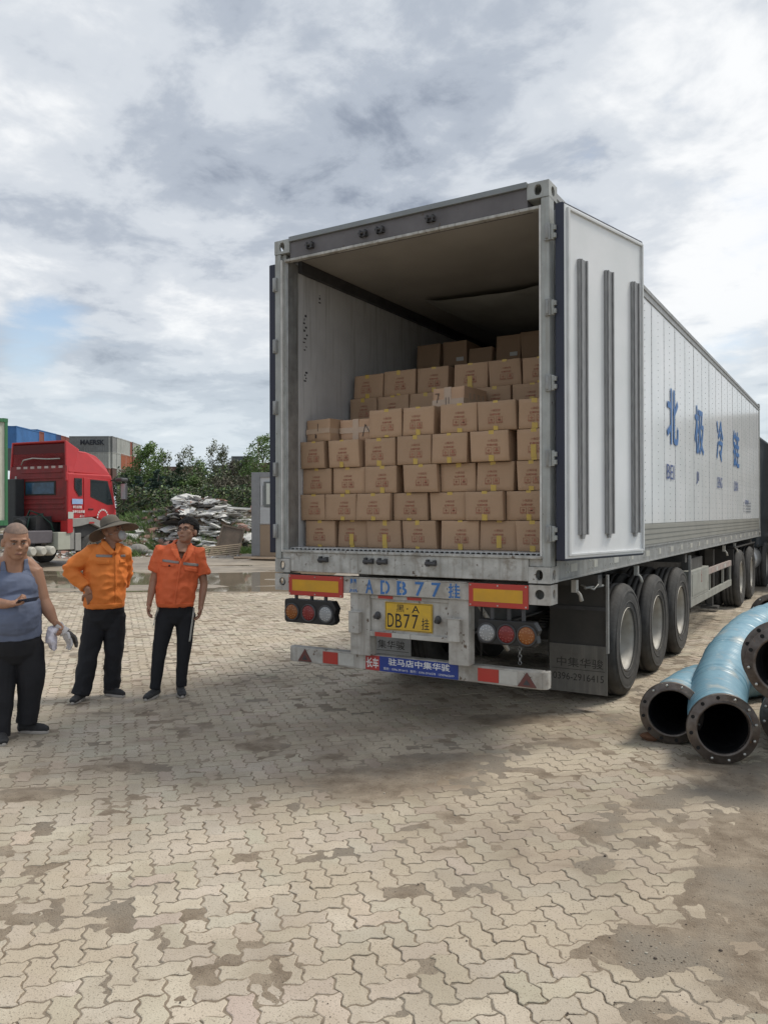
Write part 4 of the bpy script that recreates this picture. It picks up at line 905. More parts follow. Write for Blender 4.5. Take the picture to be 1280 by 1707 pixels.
# rear wall pressings, window, reflective tape
b=MB(); b.box(-W2+.04,-.02,-.03,.0,1.55,3.45); 
for z in (1.95,2.12,2.29): b.box(-W2+.5,-.12,-.055,-.03,z,z+.07)
for z in (3.0,3.2): b.box(-W2+.6,-.2,-.055,-.03,z,z+.06)
b.build('rear_wall',M_redd,RT,.012)
b=MB(); b.box(-1.95,-.50,-.05,-.03,2.43,2.92); b.build('window_frame',M_black,RT,.02)
b=MB(); b.box(-1.88,-.57,-.054,-.05,2.48,2.87); b.build('rear_window',M_bluegl,RT)
b=MB()
for k in range(7): b.box(-2.35+k*.33,-2.17+k*.33,-.036,-.031,3.36,3.44)
b.build('reflective_tape',mat('pinkish_white_tape',(.55,.45,.43),.5),RT)
b=MB(); b.tube([(-2.1,-.06,3.5),(-1.9,-.15,3.66),(-1.5,-.12,3.72),(-.9,-.05,3.68),(-.3,-.05,3.68)],.022,6); b.tube([(-2.25,-.2,2.7),(-2.2,-.2,3.1)],.03,6); b.build('air_pipe',M_refw,RT)
b=MB(); b.box(-2.95,-1.98,-.42,-.03,1.3,3.0); b.build('intake_stack',mat('dark_intake',(.045,.05,.055),.6),RT,.03)
# side: door, windows, sill, fender
b=MB(); b.prism([(.72,1.66),(.72,3.05),(2.0,3.0),(2.24,2.1),(2.28,1.45),(1.8,1.45),(1.35,1.70)],'x',.002,.022); dr=b.build('door',M_redc,RT,.012)
b=MB(); b.prism([(1.02,2.38),(1.02,3.0),(1.86,2.97),(2.14,2.12),(1.85,2.10)],'x',.0225,.03); wf=b.build('window',M_black,dr)
b=MB(); b.prism([(1.06,2.42),(1.06,2.96),(1.83,2.93),(2.08,2.16),(1.85,2.15)],'x',.0305,.034); b.build('pane',M_glass,wf)
b=MB(); b.prism([(.30,2.65),(.30,3.02),(.64,3.02),(.64,2.42),(.5,2.40)],'x',.002,.024); q=b.build('quarter_window',M_black,RT)
b=MB(); b.prism([(.34,2.66),(.34,2.98),(.60,2.98),(.60,2.46),(.5,2.44)],'x',.0245,.028); b.build('pane',M_glass,q)
b=MB(); b.box(.022,.05,.92,1.15,1.93,1.97); b.build('handle',M_black,dr,.01)
b=MB(); 
arc=[(.85+.62*math.cos(a)+.0,.60+.95*math.sin(a)) for a in [math.pi*k/10 for k in range(11)]]
b.prism([(.20,1.32),(.20,1.62),(1.1,1.66),(1.75,1.45),(1.97,1.0),(1.75,.95),(1.55,1.25),(1.05,1.45),(.6,1.36)],'x',-.35,.03); b.build('fender',M_gfend,RT,.02)
b=MB(); b.prism([(-.02,1.12),(-.02,1.60),(.22,1.60),(.22,1.15),(.1,1.12)],'x',-.3,.025); b.build('side_skirt',M_redc,RT,.012)
b=MB(); b.box(.03,.036,.95,1.2,1.44,1.50); b.build('red_badge',M_redst,RT)
b=MB(); b.box(.024,.028,.18,.66,2.12,2.30); b.build('blue_sticker',mat('pale_blue_sticker',(.25,.40,.68),.5,col2=(.5,.58,.7),sc=12),RT)
b=MB(); F=lambda y,z,x=.026:face((x,y,z),(0,1,0),(0,0,1))
text(b,'牵引总质量',1,F(.42,2.02),.4,.10,bold=.02,depth=.002); text(b,'准牵引总质量',1,F(.48,1.86),.56,.10,bold=.02,depth=.002); text(b,'411',1,F(.62,1.70),.2,.09,depth=.002)
b.build('door_lettering',mat('white_vinyl',(.7,.7,.7),.5),RT)
b=MB(); b.box(.024,.027,-.0,.24,1.62,1.85); b.build('notice_sticker',mat('pale_notice',(.52,.56,.52),.5),RT)
b=MB()
for k in range(9): a=math.pi*(k+.3)/9.6; b.box(.026,.03,1.62-.26*math.cos(a)-.03,1.62-.26*math.cos(a)+.03,1.63+.30*math.sin(a)-.03,1.63+.30*math.sin(a)+.03,None)
b.build('arc_lettering',mat('white_vinyl',(.7,.7,.7),.5),RT)
# windscreen, visor, mirrors
b=MB(); b.hexa([(-2.35,2.36,1.75),(-.15,2.36,1.75),(-.15,2.30,1.75),(-2.35,2.30,1.75)],[(-2.3,2.15,2.98),(-.2,2.15,2.98),(-.2,2.09,2.98),(-2.3,2.09,2.98)]); b.build('windscreen',M_glass,RT)
b=MB(); b.hexa([(-2.4,2.04,2.95),(-.1,2.04,2.95),(-.1,2.4,2.85),(-2.4,2.4,2.85)],[(-2.4,2.0,3.05),(-.1,2.0,3.05),(-.1,2.42,2.9),(-2.4,2.42,2.9)]); b.build('sun_visor',M_black,RT,.01)
b=MB(); b.tube([(0,2.05,3.0),(.25,2.35,2.98),(.32,2.4,2.6),(.3,2.4,2.2),(.05,2.2,1.95)],.022,8); b.build('mirror_arm',M_black,RT)
b=MB(); b.box(.2,.45,2.33,2.42,2.28,2.92); mr=b.build('mirror',mat('mirror_housing',(.08,.08,.085),.4),RT,.03)
b=MB(); b.box(.22,.43,2.320,2.329,2.32,2.88); b.build('mirror_glass',mat('mirror_grey',(.6,.66,.7),.15,.3),mr)
b=MB(); b.box(.1,.42,2.15,2.5,2.96,3.1); b.build('mirror',mat('mirror_housing',(.08,.08,.085),.4),RT,.05)
# chassis and gear behind the cab
b=MB(); b.box(-1.7,-1.6,-5.5,2.2,.82,1.08); b.box(-.9,-.8,-5.5,2.2,.82,1.08)
for y in (-5,-3.6,-2.2,-.8): b.box(-1.6,-.9,y,y+.12,.85,1.05)
b.build('frame_rail',M_dfrm,RT)
b=MB(); b.box(-2.4,-.1,.3,1.9,.95,1.5); b.box(-1.8,-.7,-.7,.4,1.08,1.7); b.tube([(-1.3,-.9,1.35),(-1.3,-.2,1.5)],.28,14); b.build('engine_block',mat('oily_engine',(.03,.032,.035),.6,col2=(.06,.06,.06),sc=6,bump=.4),RT,.03)
b=MB(); b.tube([(-.95,-.9,1.1),(-1.0,-.7,1.65),(-.75,-.45,1.75),(-.55,-.2,1.45),(-.5,-.1,1.1)],.03,8); b.tube([(-1.5,-.6,1.2),(-1.2,-.5,1.9),(-.9,-.3,1.75)],.035,8); b.tube([(-.85,-.3,1.2),(-.8,-.35,1.8)],.05,8); b.build('hoses',mat('dark_green_hose',(.02,.06,.045),.5),RT)
b=MB(); b.box(-.5,-.02,-.40,.14,.56,1.16); b.build('battery_box',mat('pale_green_grey_box',(.42,.44,.38),.6,col2=(.34,.35,.30),sc=3),RT,.02)
b=MB(); b.box(-1.0,-.2,-1.6,-.45,.80,1.22); b.build('chassis_box',mat('mauve_grey_box',(.12,.11,.125),.6,bump=.2),RT,.03)
M_tank=mat('chalky_tank_end',(.50,.49,.44),.6,col2=(.38,.37,.33),sc=5)
for i,y in enumerate((-.62,-1.0,-1.42)):
    b=MB(); b.tube([(-.62,y-.1,.55),(-.25,y-.03,.55),(-.05,y,.55),(.0,y,.55)],[.165,.165,.155,.11],24); b.build('air_tank',M_tank,RT)
for y,inn in ((1.15,False),(-3.2,True)):
    for s,x in ((1,-.02),(-1,-2.48)): wheel(RT,x,y,s,inner=inn)
b=MB()
for y in (1.15,-3.2): b.tube([(-2.3,y,.53),(-.2,y,.53)],.08,10)
b.build('axle',M_dfrm,RT)
b=MB(); b.box(-.3,-.04,.0,.35,.55,1.3); b.box(-.05,.0,.35,.62,.5,1.12); b.build('cab_step',M_gfend,RT,.02)
# corrugated container boxes
def corr_box(name,origin,rz,L_,W_,H_,m,label,cat='shipping container',group=None,frame=None,side=True,end=True,parent=None,pitch=.28,dep=.036):
    # local x along the length 0..L, y 0..W (near long side at y=0), z 0..H
    root=empty(name,origin,rz,label,cat,group)
    b=MB()
    def wall(p0,ux,length,nrm):
        n=int(length/pitch); pts=[]
        for k in range(n):
            a=k*length/n; q=length/n
            pts+= [(a,0),(a+q*.26,0),(a+q*.5,-dep),(a+q*.76,-dep)]
        pts.append((length,0)); 
        vs=[p0+ux*p+nrm*o+Vector((0,0,z)) for z in (.16,H_-.12) for p,o in pts]; m_=len(pts)
        b.add(vs,[(k,k+1,m_+k+1,m_+k) for k in range(m_-1)])
    wall(Vector((.1,.03,0)),Vector((1,0,0)),L_-.2,Vector((0,-1,0))); wall(Vector((.1,W_-.03,0)),Vector((1,0,0)),L_-.2,Vector((0,1,0)))
    wall(Vector((.03,.1,0)),Vector((0,1,0)),W_-.2,Vector((-1,0,0))); wall(Vector((L_-.03,.1,0)),Vector((0,1,0)),W_-.2,Vector((1,0,0)))
    b.box(.03,L_-.03,.03,W_-.03,H_-.05,H_-.02); b.box(.03,L_-.03,.03,W_-.03,.05,.1)
    b.build('body',m,root)
    f=MB()
    for x in (0,L_-.1):
        for y in (0,W_-.1): f.box(x,x+.1,y,y+.1,.118,H_-.118)
    for y in (0,W_-.06): f.box(.1,L_-.1,y,y+.06,.0,.16); f.box(.1,L_-.1,y,y+.06,H_-.12,H_-.01)
    for x in (0,L_-.06): f.box(x,x+.06,.1,W_-.1,.0,.16); f.box(x,x+.06,.1,W_-.1,H_-.12,H_-.01)
    f.build('frame',frame or m,root)
    c=MB()
    for x in (-.005,L_-.165):
        for y in (-.005,W_-.155):
            for z in (-.002,H_-.116): c.box(x,x+.17,y,y+.16,z,z+.118)
    c.build('corner_casting',frame or m,root)
    return root
M_green=mat('green_container_paint',(.035,.17,.075),.6,0,col2=(.05,.13,.06),sc=5,spot=(.25,.2,.15),spsc=9,spth=.66)
M_cream=mat('cream_container_paint',(.55,.56,.48),.6,0,col2=(.44,.45,.38),sc=3,streak=(.36,.35,.29))
# green framed container carried behind the red tractor
ux=Vector((-math.sin(HEAD),math.cos(HEAD),0)); rx=Vector((math.cos(HEAD),math.sin(HEAD),0))
GP=C0+ux*(-2.42)+rx*.0
gr=corr_box('green_container',GP-ux*12.19+Vector((0,0,1.42)),HEAD+R(90),12.19,2.44,3.35,M_cream,'cream container with a worn green frame, cut off by the left edge',frame=M_green)
b=MB(); TGR=empty('container_trailer',GP-ux*12.19,HEAD+R(90),'low dark trailer carrying the green framed container at the left edge','trailer')
b.box(0,12.4,.7,.8,1.1,1.4); b.box(0,12.4,1.64,1.74,1.1,1.4); 
for k in range(8): b.box(.4+k*1.6,.52+k*1.6,.0,2.44,1.28,1.40)
b.build('frame_rail',M_dfrm,TGR)
for x in (1.2,2.5,3.8):
    for s,y in ((1,0.03),(-1,2.41)):
        r_=empty('wheel',(x,y,.53),R(90) if False else 0); r_.parent=TGR; r_.rotation_euler=(0,0,R(-90))
        for nm,me in (('tyre',TM),('rim',RM)):
            o=bpy.data.objects.new(nm,me); COL.objects.link(o); o.parent=r_; o.rotation_euler=(0,R(-90*s),0)
# ---------------------------------------------------------------- container yard
def pt(u,fw,z=0): return CF((u-640)/1318.46*fw,fw,z)
cols={'blue':(.05,.17,.42),'rust':(.26,.085,.06),'navy':(.035,.06,.16),'grey':(.24,.25,.25),'pale':(.40,.42,.40),'dgreen':(.20,.215,.215),'orange':(.36,.11,.05),'brown':(.13,.08,.065),'slate':(.10,.12,.13)}
def cm(c): return mat('container_'+c,cols[c],.65,0,col2=tuple(x*.75 for x in cols[c]),sc=.8,amt=.9,spot=(.15,.09,.06),spsc=3,spth=.68)
gy='stacked containers in the yard behind'
# grey stack with the lettering: long side facing the camera, then ends running away to the right
FW=128; H_=2.6
zt=CH+(859.5-727)/1318.46*FW; zb0=zt-2*H_-.02
a0=pt(115.5,FW); 
r_=corr_box('stacked_container',Vector((a0.x,a0.y,zt-H_)),YAW,6.4,2.44,H_,cm('dgreen'),'grey green container with large dark lettering on its long side, top of its stack',group=gy)
b=MB(); text(b,'MAERSK',1,face((3.75,-.02,1.6),(1,0,0),(0,0,1)),3.9,.82,bold=.03,depth=.02); b.build('lettering',mat('dark_lettering',(.02,.025,.035),.6),r_)
corr_box('stacked_container',Vector((a0.x,a0.y,zt-2*H_-.02)),YAW,6.4,2.44,H_,cm('pale'),'pale container directly beneath the grey green lettered one',group=gy)
corr_box('stacked_container',Vector((a0.x,a0.y,zt-3*H_-.04)),YAW,6.4,2.44,H_,cm('rust'),'rust red container at the bottom beneath the lettered stack',group=gy)
corr_box('stacked_container',Vector((a0.x,a0.y,zt-4*H_-.06)),YAW,6.4,2.44,H_,cm('brown'),'brown container on the ground beneath the lettered stack',group=gy)
names=[('grey','pale'),('pale','pale'),('pale','orange'),('rust','orange'),('pale','orange'),('pale','rust')]
uu=[180,187.5,195,202,208,214,221.5]
for k,(c1,c2) in enumerate(names):
    f=FW+1+k*2.6; p=pt(uu[k],f); z1=CH+(859.5-(727+k*2.0))/1318.46*f
    wdt=(uu[k+1]-uu[k])/1318.46*f*1.03
    for lv,c in enumerate((c1,c2,c2 if k%2 else 'brown')):
        corr_box('stacked_container',Vector((p.x,p.y,z1-H_*(lv+1)-.02*lv)),YAW+R(4),wdt*1.0,6.0,H_,cm(c),f"{['grey','white','light grey','rust red','cream','pale'][k] if lv==0 else {'pale':'pale','orange':'orange','rust':'rust','brown':'brown'}[c]} container end, {ordn[k]} column right of the lettered stack, {['top','second','third'][lv]} level",group=gy)
# long row at left: ends in blue, rust and navy stepping away
us=[13,28,39.5,63,73.5,84,94,105]; cc=['blue','rust','blue','navy','rust','rust','grey']
for k,c in enumerate(cc):
    f=92+k*7; p=pt(us[k],f); z1=CH+(859.5-(709.5+k*2.9))/1318.46*f; wd=(us[k+1]-us[k])/1318.46*f
    corr_box('stacked_container',Vector((p.x,p.y,z1-H_)),YAW,wd,6.0,H_,cm(c),f"{c if c!='navy' else 'navy blue'} container showing above the red cab, {ordn[k]} from the left of the row",group=gy)
    corr_box('stacked_container',Vector((p.x,p.y,z1-2*H_-.02)),YAW,wd,6.0,H_,cm('brown' if k%2 else 'slate'),f"dark container under the {ordn[k]} of the row behind the red cab",group=gy)
for u0,u1,v,f,c,lab in ((386,419,761,120,'slate','slate grey container standing above the trees left of the lamp pole'),(358,386,776,122,'slate','dark green container behind the tree tops, left of the slate grey one'),(268,326,778,125,'brown','long brown container glimpsed between the tree tops'),(419,470,772,118,'brown','brown container behind the tree beside the site cabin')):
    p=pt(u0,f); z1=CH+(859.5-v)/1318.46*f; wd=(u1-u0)/1318.46*f
    for lv in range(3): corr_box('stacked_container',Vector((p.x,p.y,z1-2.62*(lv+1))),YAW,wd,6,2.6,cm(c if lv==0 else ('brown' if lv==1 else 'slate')),lab if lv==0 else lab.split(',')[0]+(', second level' if lv==1 else ', third level'),group=gy)
# lamp pole
p=pt(431,58); LP=empty('lamp_pole',p,0,'thin pale lamp pole rising behind the site cabin','lamp pole')
b=MB(); b.tube([(0,0,0),(0,0,7.4)],[.10,.07],10); b.build('pole',M_refw,LP)
b=MB(); b.tube([(0,0,7.35),(.25,.1,7.45),(.5,.2,7.42)],.04,8); b.box(.4,.8,.1,.3,7.36,7.44); b.build('lamp_head',M_refw,LP)
# site cabin
p=pt(419,31.5); SCb=empty('site_cabin',p,YAW-R(10),'grey framed white site cabin with one window, partly hidden by the container','cabin')
g1=mat('cabin_frame_grey',(.27,.28,.29),.6,col2=(.20,.21,.22),sc=5); g2=mat('cabin_white_sheet',(.55,.57,.58),.5,col2=(.45,.47,.48),sc=3)
zb_=.1; zt_=3.42
b=MB(); b.box(0,.75*1.0-.4,.0,.16,zb_,zt_); b.box(.35,4.0,.0,.16,zt_-.2,zt_); b.box(3.8,4,.0,.16,zb_,zt_-.2); b.box(0,.16,.16,2.4,zt_-.16,zt_); b.box(0,.16,.16,2.4,zb_,zb_+.16); b.box(0,.16,2.24,2.4,zb_+.16,zt_-.16)
b.build('frame',g1,SCb,.01)
b=MB(); b.box(.35,3.8,.05,.1,1.35,zt_-.2); b.box(.04,.09,.16,2.24,zb_+.16,zt_-.16); b.box(.09,3.9,2.3,2.36,zb_,zt_-.1); b.box(3.9,3.96,.16,2.3,zb_,zt_-.1); b.box(.09,3.9,.1,2.3,zt_-.08,zt_-.03)
for k in range(6): b.box(.36,3.79,.03,.05,1.4+k*.1,1.46+k*.1) if False else None
b.build('wall',g2,SCb)
b=MB(); b.box(.35,3.8,.02,.06,zb_,1.345); b.build('plywood_panel',mat('tan_plywood',(.36,.27,.19),.8,col2=(.30,.22,.15),sc=2),SCb)
b=MB(); b.box(.36,3.8,.01,.05,1.36,2.02); 
for k in range(6): b.box(.36,3.8,-.005,.01,1.4+k*.1,1.45+k*.1)
b.build('corrugated_sheet',g2,SCb)
b=MB(); b.box(.52,1.5,-.02,.05,2.05,3.05); wf=b.build('window_frame',mat('dark_grey_frame',(.17,.19,.19),.6),SCb,.01)
b=MB(); b.box(.63,1.18,-.028,-.02,2.15,2.98); b.build('pane',mat('papered_pane',(.62,.65,.60),.6,col2=(.54,.58,.52),sc=9),wf)
b=MB(); b.box(.40,.47,-.01,.05,2.1,2.9); b.build('pale_strip',g2,SCb)
# ---------------------------------------------------------------- heaps of earth and rubble
def ground_h(f): return 0.0
M_heap=mat('heap_earth',(.24,.19,.145),.95,col2=(.12,.11,.08),sc=1.6,amt=1,bump=1,bsc=10,spot=(.40,.37,.33),spsc=5,spth=.57,dust=(.10,.13,.06),dsc=.9,dth=.52)
def heap(name,r0,f0,rx_,ry_,h,seed,label,m=M_heap):
    n=70; T,S=np.meshgrid(np.linspace(-1.2,1.2,n),np.linspace(-1.2,1.2,n),indexing='ij'); d=np.sqrt(T**2+S**2)
    Z=h*np.clip(1-d**1.6,-.2,1)*(.75+.5*(vf(T+3,S,seed,.5,4)))+(vf(T,S,seed+3,.14,3)-.5)*.22*h; Z=np.where(d>1.1,np.minimum(Z,-.1),Z)
    X,Y=cfg(r0+T*rx_,f0+S*ry_); o=grid(name,X,Y,Z,m,kind='structure'); return (r0,f0,rx_,ry_,h,seed)
heaps=[heap('terrain_mound',-14.2,38,4.2,3,2.0,31,''),heap('terrain_mound',-11.5,37,3,2.6,1.7,37,''),heap('terrain_mound',-9.0,37.5,3.9,2.6,2.45,41,''),heap('terrain_mound',-6.5,39.5,3.4,2.4,2.0,47,''),heap('terrain_mound',-11.9,34.5,2.6,1.6,.75,49,''),heap('terrain_mound',-19,40,4.5,3,1.6,51,'')]
def hz(H,t,s):
    T=np.array([[t]]);S=np.array([[s]]); d=np.sqrt(T**2+S**2); r0,f0,rx_,ry_,h,seed=H
    return float((h*np.clip(1-d**1.6,-.2,1)*(.75+.5*(vf(T+3,S,seed,.5,4)))+(vf(T,S,seed+3,.14,3)-.5)*.22*h)[0,0])
rr=random.Random(8)
def chunk(b,c,s,mi,flat=.5,ang=None):
    M=Matrix.Rotation(rr.uniform(0,6.28),3,'Z')@Matrix.Rotation(rr.uniform(-.8,.8) if ang is None else ang,3,'X')
    vs=[M@Vector((x*s*rr.uniform(.6,1.3),y*s*rr.uniform(.5,1.1),z*s*flat*rr.uniform(.5,1.2))) for z in (-1,1) for y in (-1,1) for x in (-1,1)]
    b.add([Vector(c)+v for v in vs],[(0,2,3,1),(4,5,7,6),(0,1,5,4),(2,6,7,3),(0,4,6,2),(1,3,7,5)],False,mi)
ms=[mat('crumpled_white_sack',(.64,.64,.62),.7,col2=(.40,.40,.39),sc=4,bump=.5,bsc=9),mat('grey_rubble',(.27,.26,.24),.9),mat('brown_rubble',(.19,.13,.09),.9),mat('pinkish_rubble',(.36,.22,.18),.9),mat('dark_rubble',(.07,.065,.06),.9)]
def crumple(b,c,s,mi):
    n=8; M=Matrix.Rotation(rr.uniform(0,6.28),3,'Z')@Matrix.Rotation(rr.uniform(-.6,.9),3,'X'); vs=[];ph=rr.uniform(0,50);EL=rr.uniform(1,2.1)
    for j in range(6):
        for k in range(n):
            th=math.pi*(j+.0)/5; a=2*math.pi*k/n; v=Vector((math.sin(th)*math.cos(a),math.sin(th)*math.sin(a)*.8,math.cos(th)*.22)); v.x*=EL; v*=s*(1+.9*mn.noise((v.x*1.6+ph,v.y*1.6,v.z*2))+.6*mn.noise((v.x*5+ph,v.y*5,v.z*5))); vs.append(Vector(c)+M@v)
    b.add(vs,[(j*n+k,(j+1)*n+k,(j+1)*n+(k+1)%n,j*n+(k+1)%n) for j in range(5) for k in range(n)],False,mi)
b=MB(); H=heaps[2]
for q in range(1000):
    t=rr.uniform(-.95,1.0); s=rr.uniform(-1.0,.25); 
    if t*t+s*s>1.02: continue
    x,y=cfg(H[0]+t*H[2],H[1]+s*H[3]); z=hz(H,t,s)
    wht=.88 if (-.22<t<.85 and z>.3) else .07
    if rr.random()<wht: crumple(b,(x,y,z+.03),rr.choice([.09,.13,.18,.26,.36])*rr.uniform(.8,1.2),0 if rr.random()<.66 else rr.choice([1,1,4,2,3]))
    else: chunk(b,(x,y,z+.04),rr.uniform(.05,.20),rr.choice([1,2,3,4]))
o=b.build('rubble',ms); o['kind']='stuff'; tag(o,'heap of crumpled white sacks and broken rubble behind the men','rubble')
b=MB()
for H in (heaps[0],heaps[1],heaps[3],heaps[4],heaps[5]):
    for q in range(260):
        t=rr.uniform(-1,1); s=rr.uniform(-1.1,.3); x,y=cfg(H[0]+t*H[2],H[1]+s*H[3]); z=max(0.02,hz(H,t,s)); chunk(b,(x,y,z+.02),rr.uniform(.03,.16)*(1.8 if rr.random()<.07 else 1),rr.choice([1,1,2,3,4,0]))
for q in range(500):
    r=rr.uniform(-18,-3); f=rr.uniform(30.5,36); x,y=cfg(r,f); chunk(b,(x,y,.03),rr.uniform(.02,.09),rr.choice([0,1,1,2,3,4]))
o=b.build('debris',ms); o['kind']='stuff'; tag(o,'loose stones and broken bits strewn along the foot of the heaps','debris')
def flatthing(name,u,v0,fw,w_,h_,tilt,roll,m,label,cat,slats=False,z=0):
    rt=empty(name,pt(u,fw,z),YAW,label,cat); Mx=Matrix.Rotation(roll,4,'Y')@Matrix.Rotation(tilt,4,'X')
    if not slats:
        b=MB(); b.box(-w_/2,w_/2,-.02,.02,0,h_,Mx); b.build('board',m,rt); b=MB(); b.box(-w_/2,-w_/2+.08,-.05,-.021,0,h_,Mx); b.box(w_/2-.08,w_/2,-.05,-.021,0,h_,Mx); b.box(-w_/2+.081,w_/2-.081,-.049,-.021,h_-.08,h_,Mx); b.build('batten',m,rt)
    else:
        b=MB()
        for k in range(6): b.box(-w_/2,w_/2,-.02,.0,h_*k/5.6,h_*k/5.6+h_*.10,Mx)
        b.build('slats',m,rt); b=MB()
        for x in (-w_/2,-.04,w_/2-.08): b.box(x,x+.08,.001,.09,0,h_,Mx)
        b.build('bearers',m,rt)
M_wood=mat('weathered_wood',(.30,.24,.17),.9,col2=(.20,.155,.11),sc=5,stretch=(1,1,6),bump=.3)
flatthing('leaning_board',376,0,33.5,1.0,1.35,R(-22),R(12),mat('muddy_board',(.20,.155,.12),.9,col2=(.12,.10,.08),sc=3,amt=1,bump=.5,bsc=8),'square mud caked board leaning on the white heap','board')
flatthing('wooden_pallet',372,0,32.6,1.25,.95,R(-62),R(-6),M_wood,'slatted wooden pallet lying before the leaning board','pallet',True)
flatthing('wooden_pallet',350,0,32.9,1.1,.9,R(-68),R(10),mat('pale_wood',(.36,.30,.22),.9,col2=(.25,.2,.14),sc=6),'smaller wooden pallet beside the first, partly behind the bareheaded man','pallet',True)
for u,f,w_,d_,rz,l in ((424,31,1.6,1.0,.2,'flat tan sheet on the ground in front of the site cabin'),(448,30.2,1.4,.8,-.3,'second flat tan sheet close to the container post')):
    rt=empty('flat_sheet',pt(u,f,.05),YAW+rz,l,'sheet'); b=MB(); b.box(-w_/2,w_/2,-d_/2,d_/2,0,.04); b.build('sheet_panel',mat('tan_plywood',(.36,.27,.19),.8),rt)
for i,(u,f,s,l) in enumerate(((228,33.5,.55,'large grey boulder at the foot of the left heap'),(206,33,.45,'grey boulder nearest the hatted man'),(246,33.2,.3,'small pale boulder in the weeds'),(283,34,.28,'small light boulder below the white heap'))):
    b=MB(); b.ell((0,0,0),s,s*.7,s*.5,seg=14,rg=9,smooth=False); b.v=[tuple(Vector(v)*(1+.3*mn.noise((v[0]*2+i*7,v[1]*2,v[2]*2)))) for v in b.v]; o=b.build('boulder',mat('grey_stone',(.26,.25,.23),.9,col2=(.17,.165,.15),sc=3,bump=.4)); o.location=pt(u,f,.25 if i<2 else .15); tag(o,l,'boulder')
# ---------------------------------------------------------------- trees and weeds
M_bark=mat('tree_bark',(.10,.085,.07),.9,bump=.4)
def leafm(n,c): 
    m=mat(n,c,.6,0,col2=tuple(x*.6 for x in c),sc=1.4,amt=1,coords='Object'); return m
L1=leafm('leaf_mid_green',(.14,.23,.06)); L2=leafm('leaf_dark_green',(.055,.095,.05)); L3=leafm('leaf_olive',(.15,.175,.085)); L4=leafm('leaf_fresh_green',(.15,.26,.06)); L5=leafm('needle_blue_green',(.05,.095,.07)); L6=leafm('leaf_brownish',(.13,.12,.08))
def tree(name,u,fw,H,Wd,kind,m,label,seed,nleaf=2600,base=.25):
    r=random.Random(seed); root=empty(name,pt(u,fw,0),r.uniform(0,6),label,'tree','trees and shrubs beyond the heaps')
    tb_=MB(); lf=MB(); V=[];F=[]
    top=H*.93; bend=[(0,0,0)]+[(r.uniform(-.15,.15)*k,r.uniform(-.15,.15)*k,H*.93*k/4) for k in range(1,5)]
    tb_.tube(bend,[.05+.014*H,.04+.011*H,.03+.008*H,.02+.004*H,.015],8)
    clumps=[]
    nl={'broad':17,'conifer':30,'thin':13,'shrub':9}[kind]
    for k in range(nl):
        q=(k+r.random())/nl; zz=H*(base+(1-base)*q); 
        if kind=='conifer': rad=Wd*.5*(1-q)**.8+.12
        elif kind=='thin': rad=Wd*.5*(1-.55*q)
        else: rad=Wd*.5*math.sin(math.pi*(.12+.82*q))**.6
        a=k*2.4+r.uniform(-.5,.5); rr_=rad*r.uniform(.45,1.0)
        e=Vector((math.cos(a)*rr_,math.sin(a)*rr_,zz+( -.12*rad if kind=='conifer' else .25*rad))); st=Vector((0,0,max(H*.12,zz-rad*.55)))
        tb_.tube([st,(st+e)/2+Vector((0,0,.08)),e],[.03+.003*H,.02,.008],5); clumps.append((e,rad))
        if kind!='conifer':
            clumps.append((st.lerp(e,.6)+Vector((r.uniform(-.3,.3),r.uniform(-.3,.3),r.uniform(-.2,.3)))*rad*.5,rad))
        else:
            for w_ in (.35,.65): clumps.append((st.lerp(e,w_),rad*.8))
    per=int(nleaf*1.7)//len(clumps)
    for c,rad in clumps:
        cr={'broad':.30,'conifer':.26,'thin':.30,'shrub':.34}[kind]*rad+.12
        dens=r.uniform(.35,1.35)
        for q in range(int(per*dens)):
            d=Vector((r.gauss(0,1),r.gauss(0,1),r.gauss(0,1))); d*=cr*r.random()**.4/ (d.length+1e-6); 
            if kind=='conifer': d.z*=.35
            if kind=='thin': d.z*=1.7
            p=c+d; s=r.uniform(.045,.095)*(1.0 if kind!='conifer' else .85)
            if p.z<.15: continue
            n_=Vector((r.gauss(0,1),r.gauss(0,1),r.gauss(0,1)+.4)).normalized(); a_=n_.orthogonal().normalized(); b_=n_.cross(a_); i0=len(V)
            V+= [tuple(p-a_*s),tuple(p+b_*s*.6),tuple(p+a_*s),tuple(p-b_*s*.6)]; F.append((i0,i0+1,i0+2,i0+3))
    tb_.build('trunk',M_bark,root)
    lf.v=V; lf.f=F; lf.sm=[False]*len(F); lf.mi=[0]*len(F); lf.build('crown',m,root)
def HT(v,f): return CH+(859.5-v)/1318.46*f
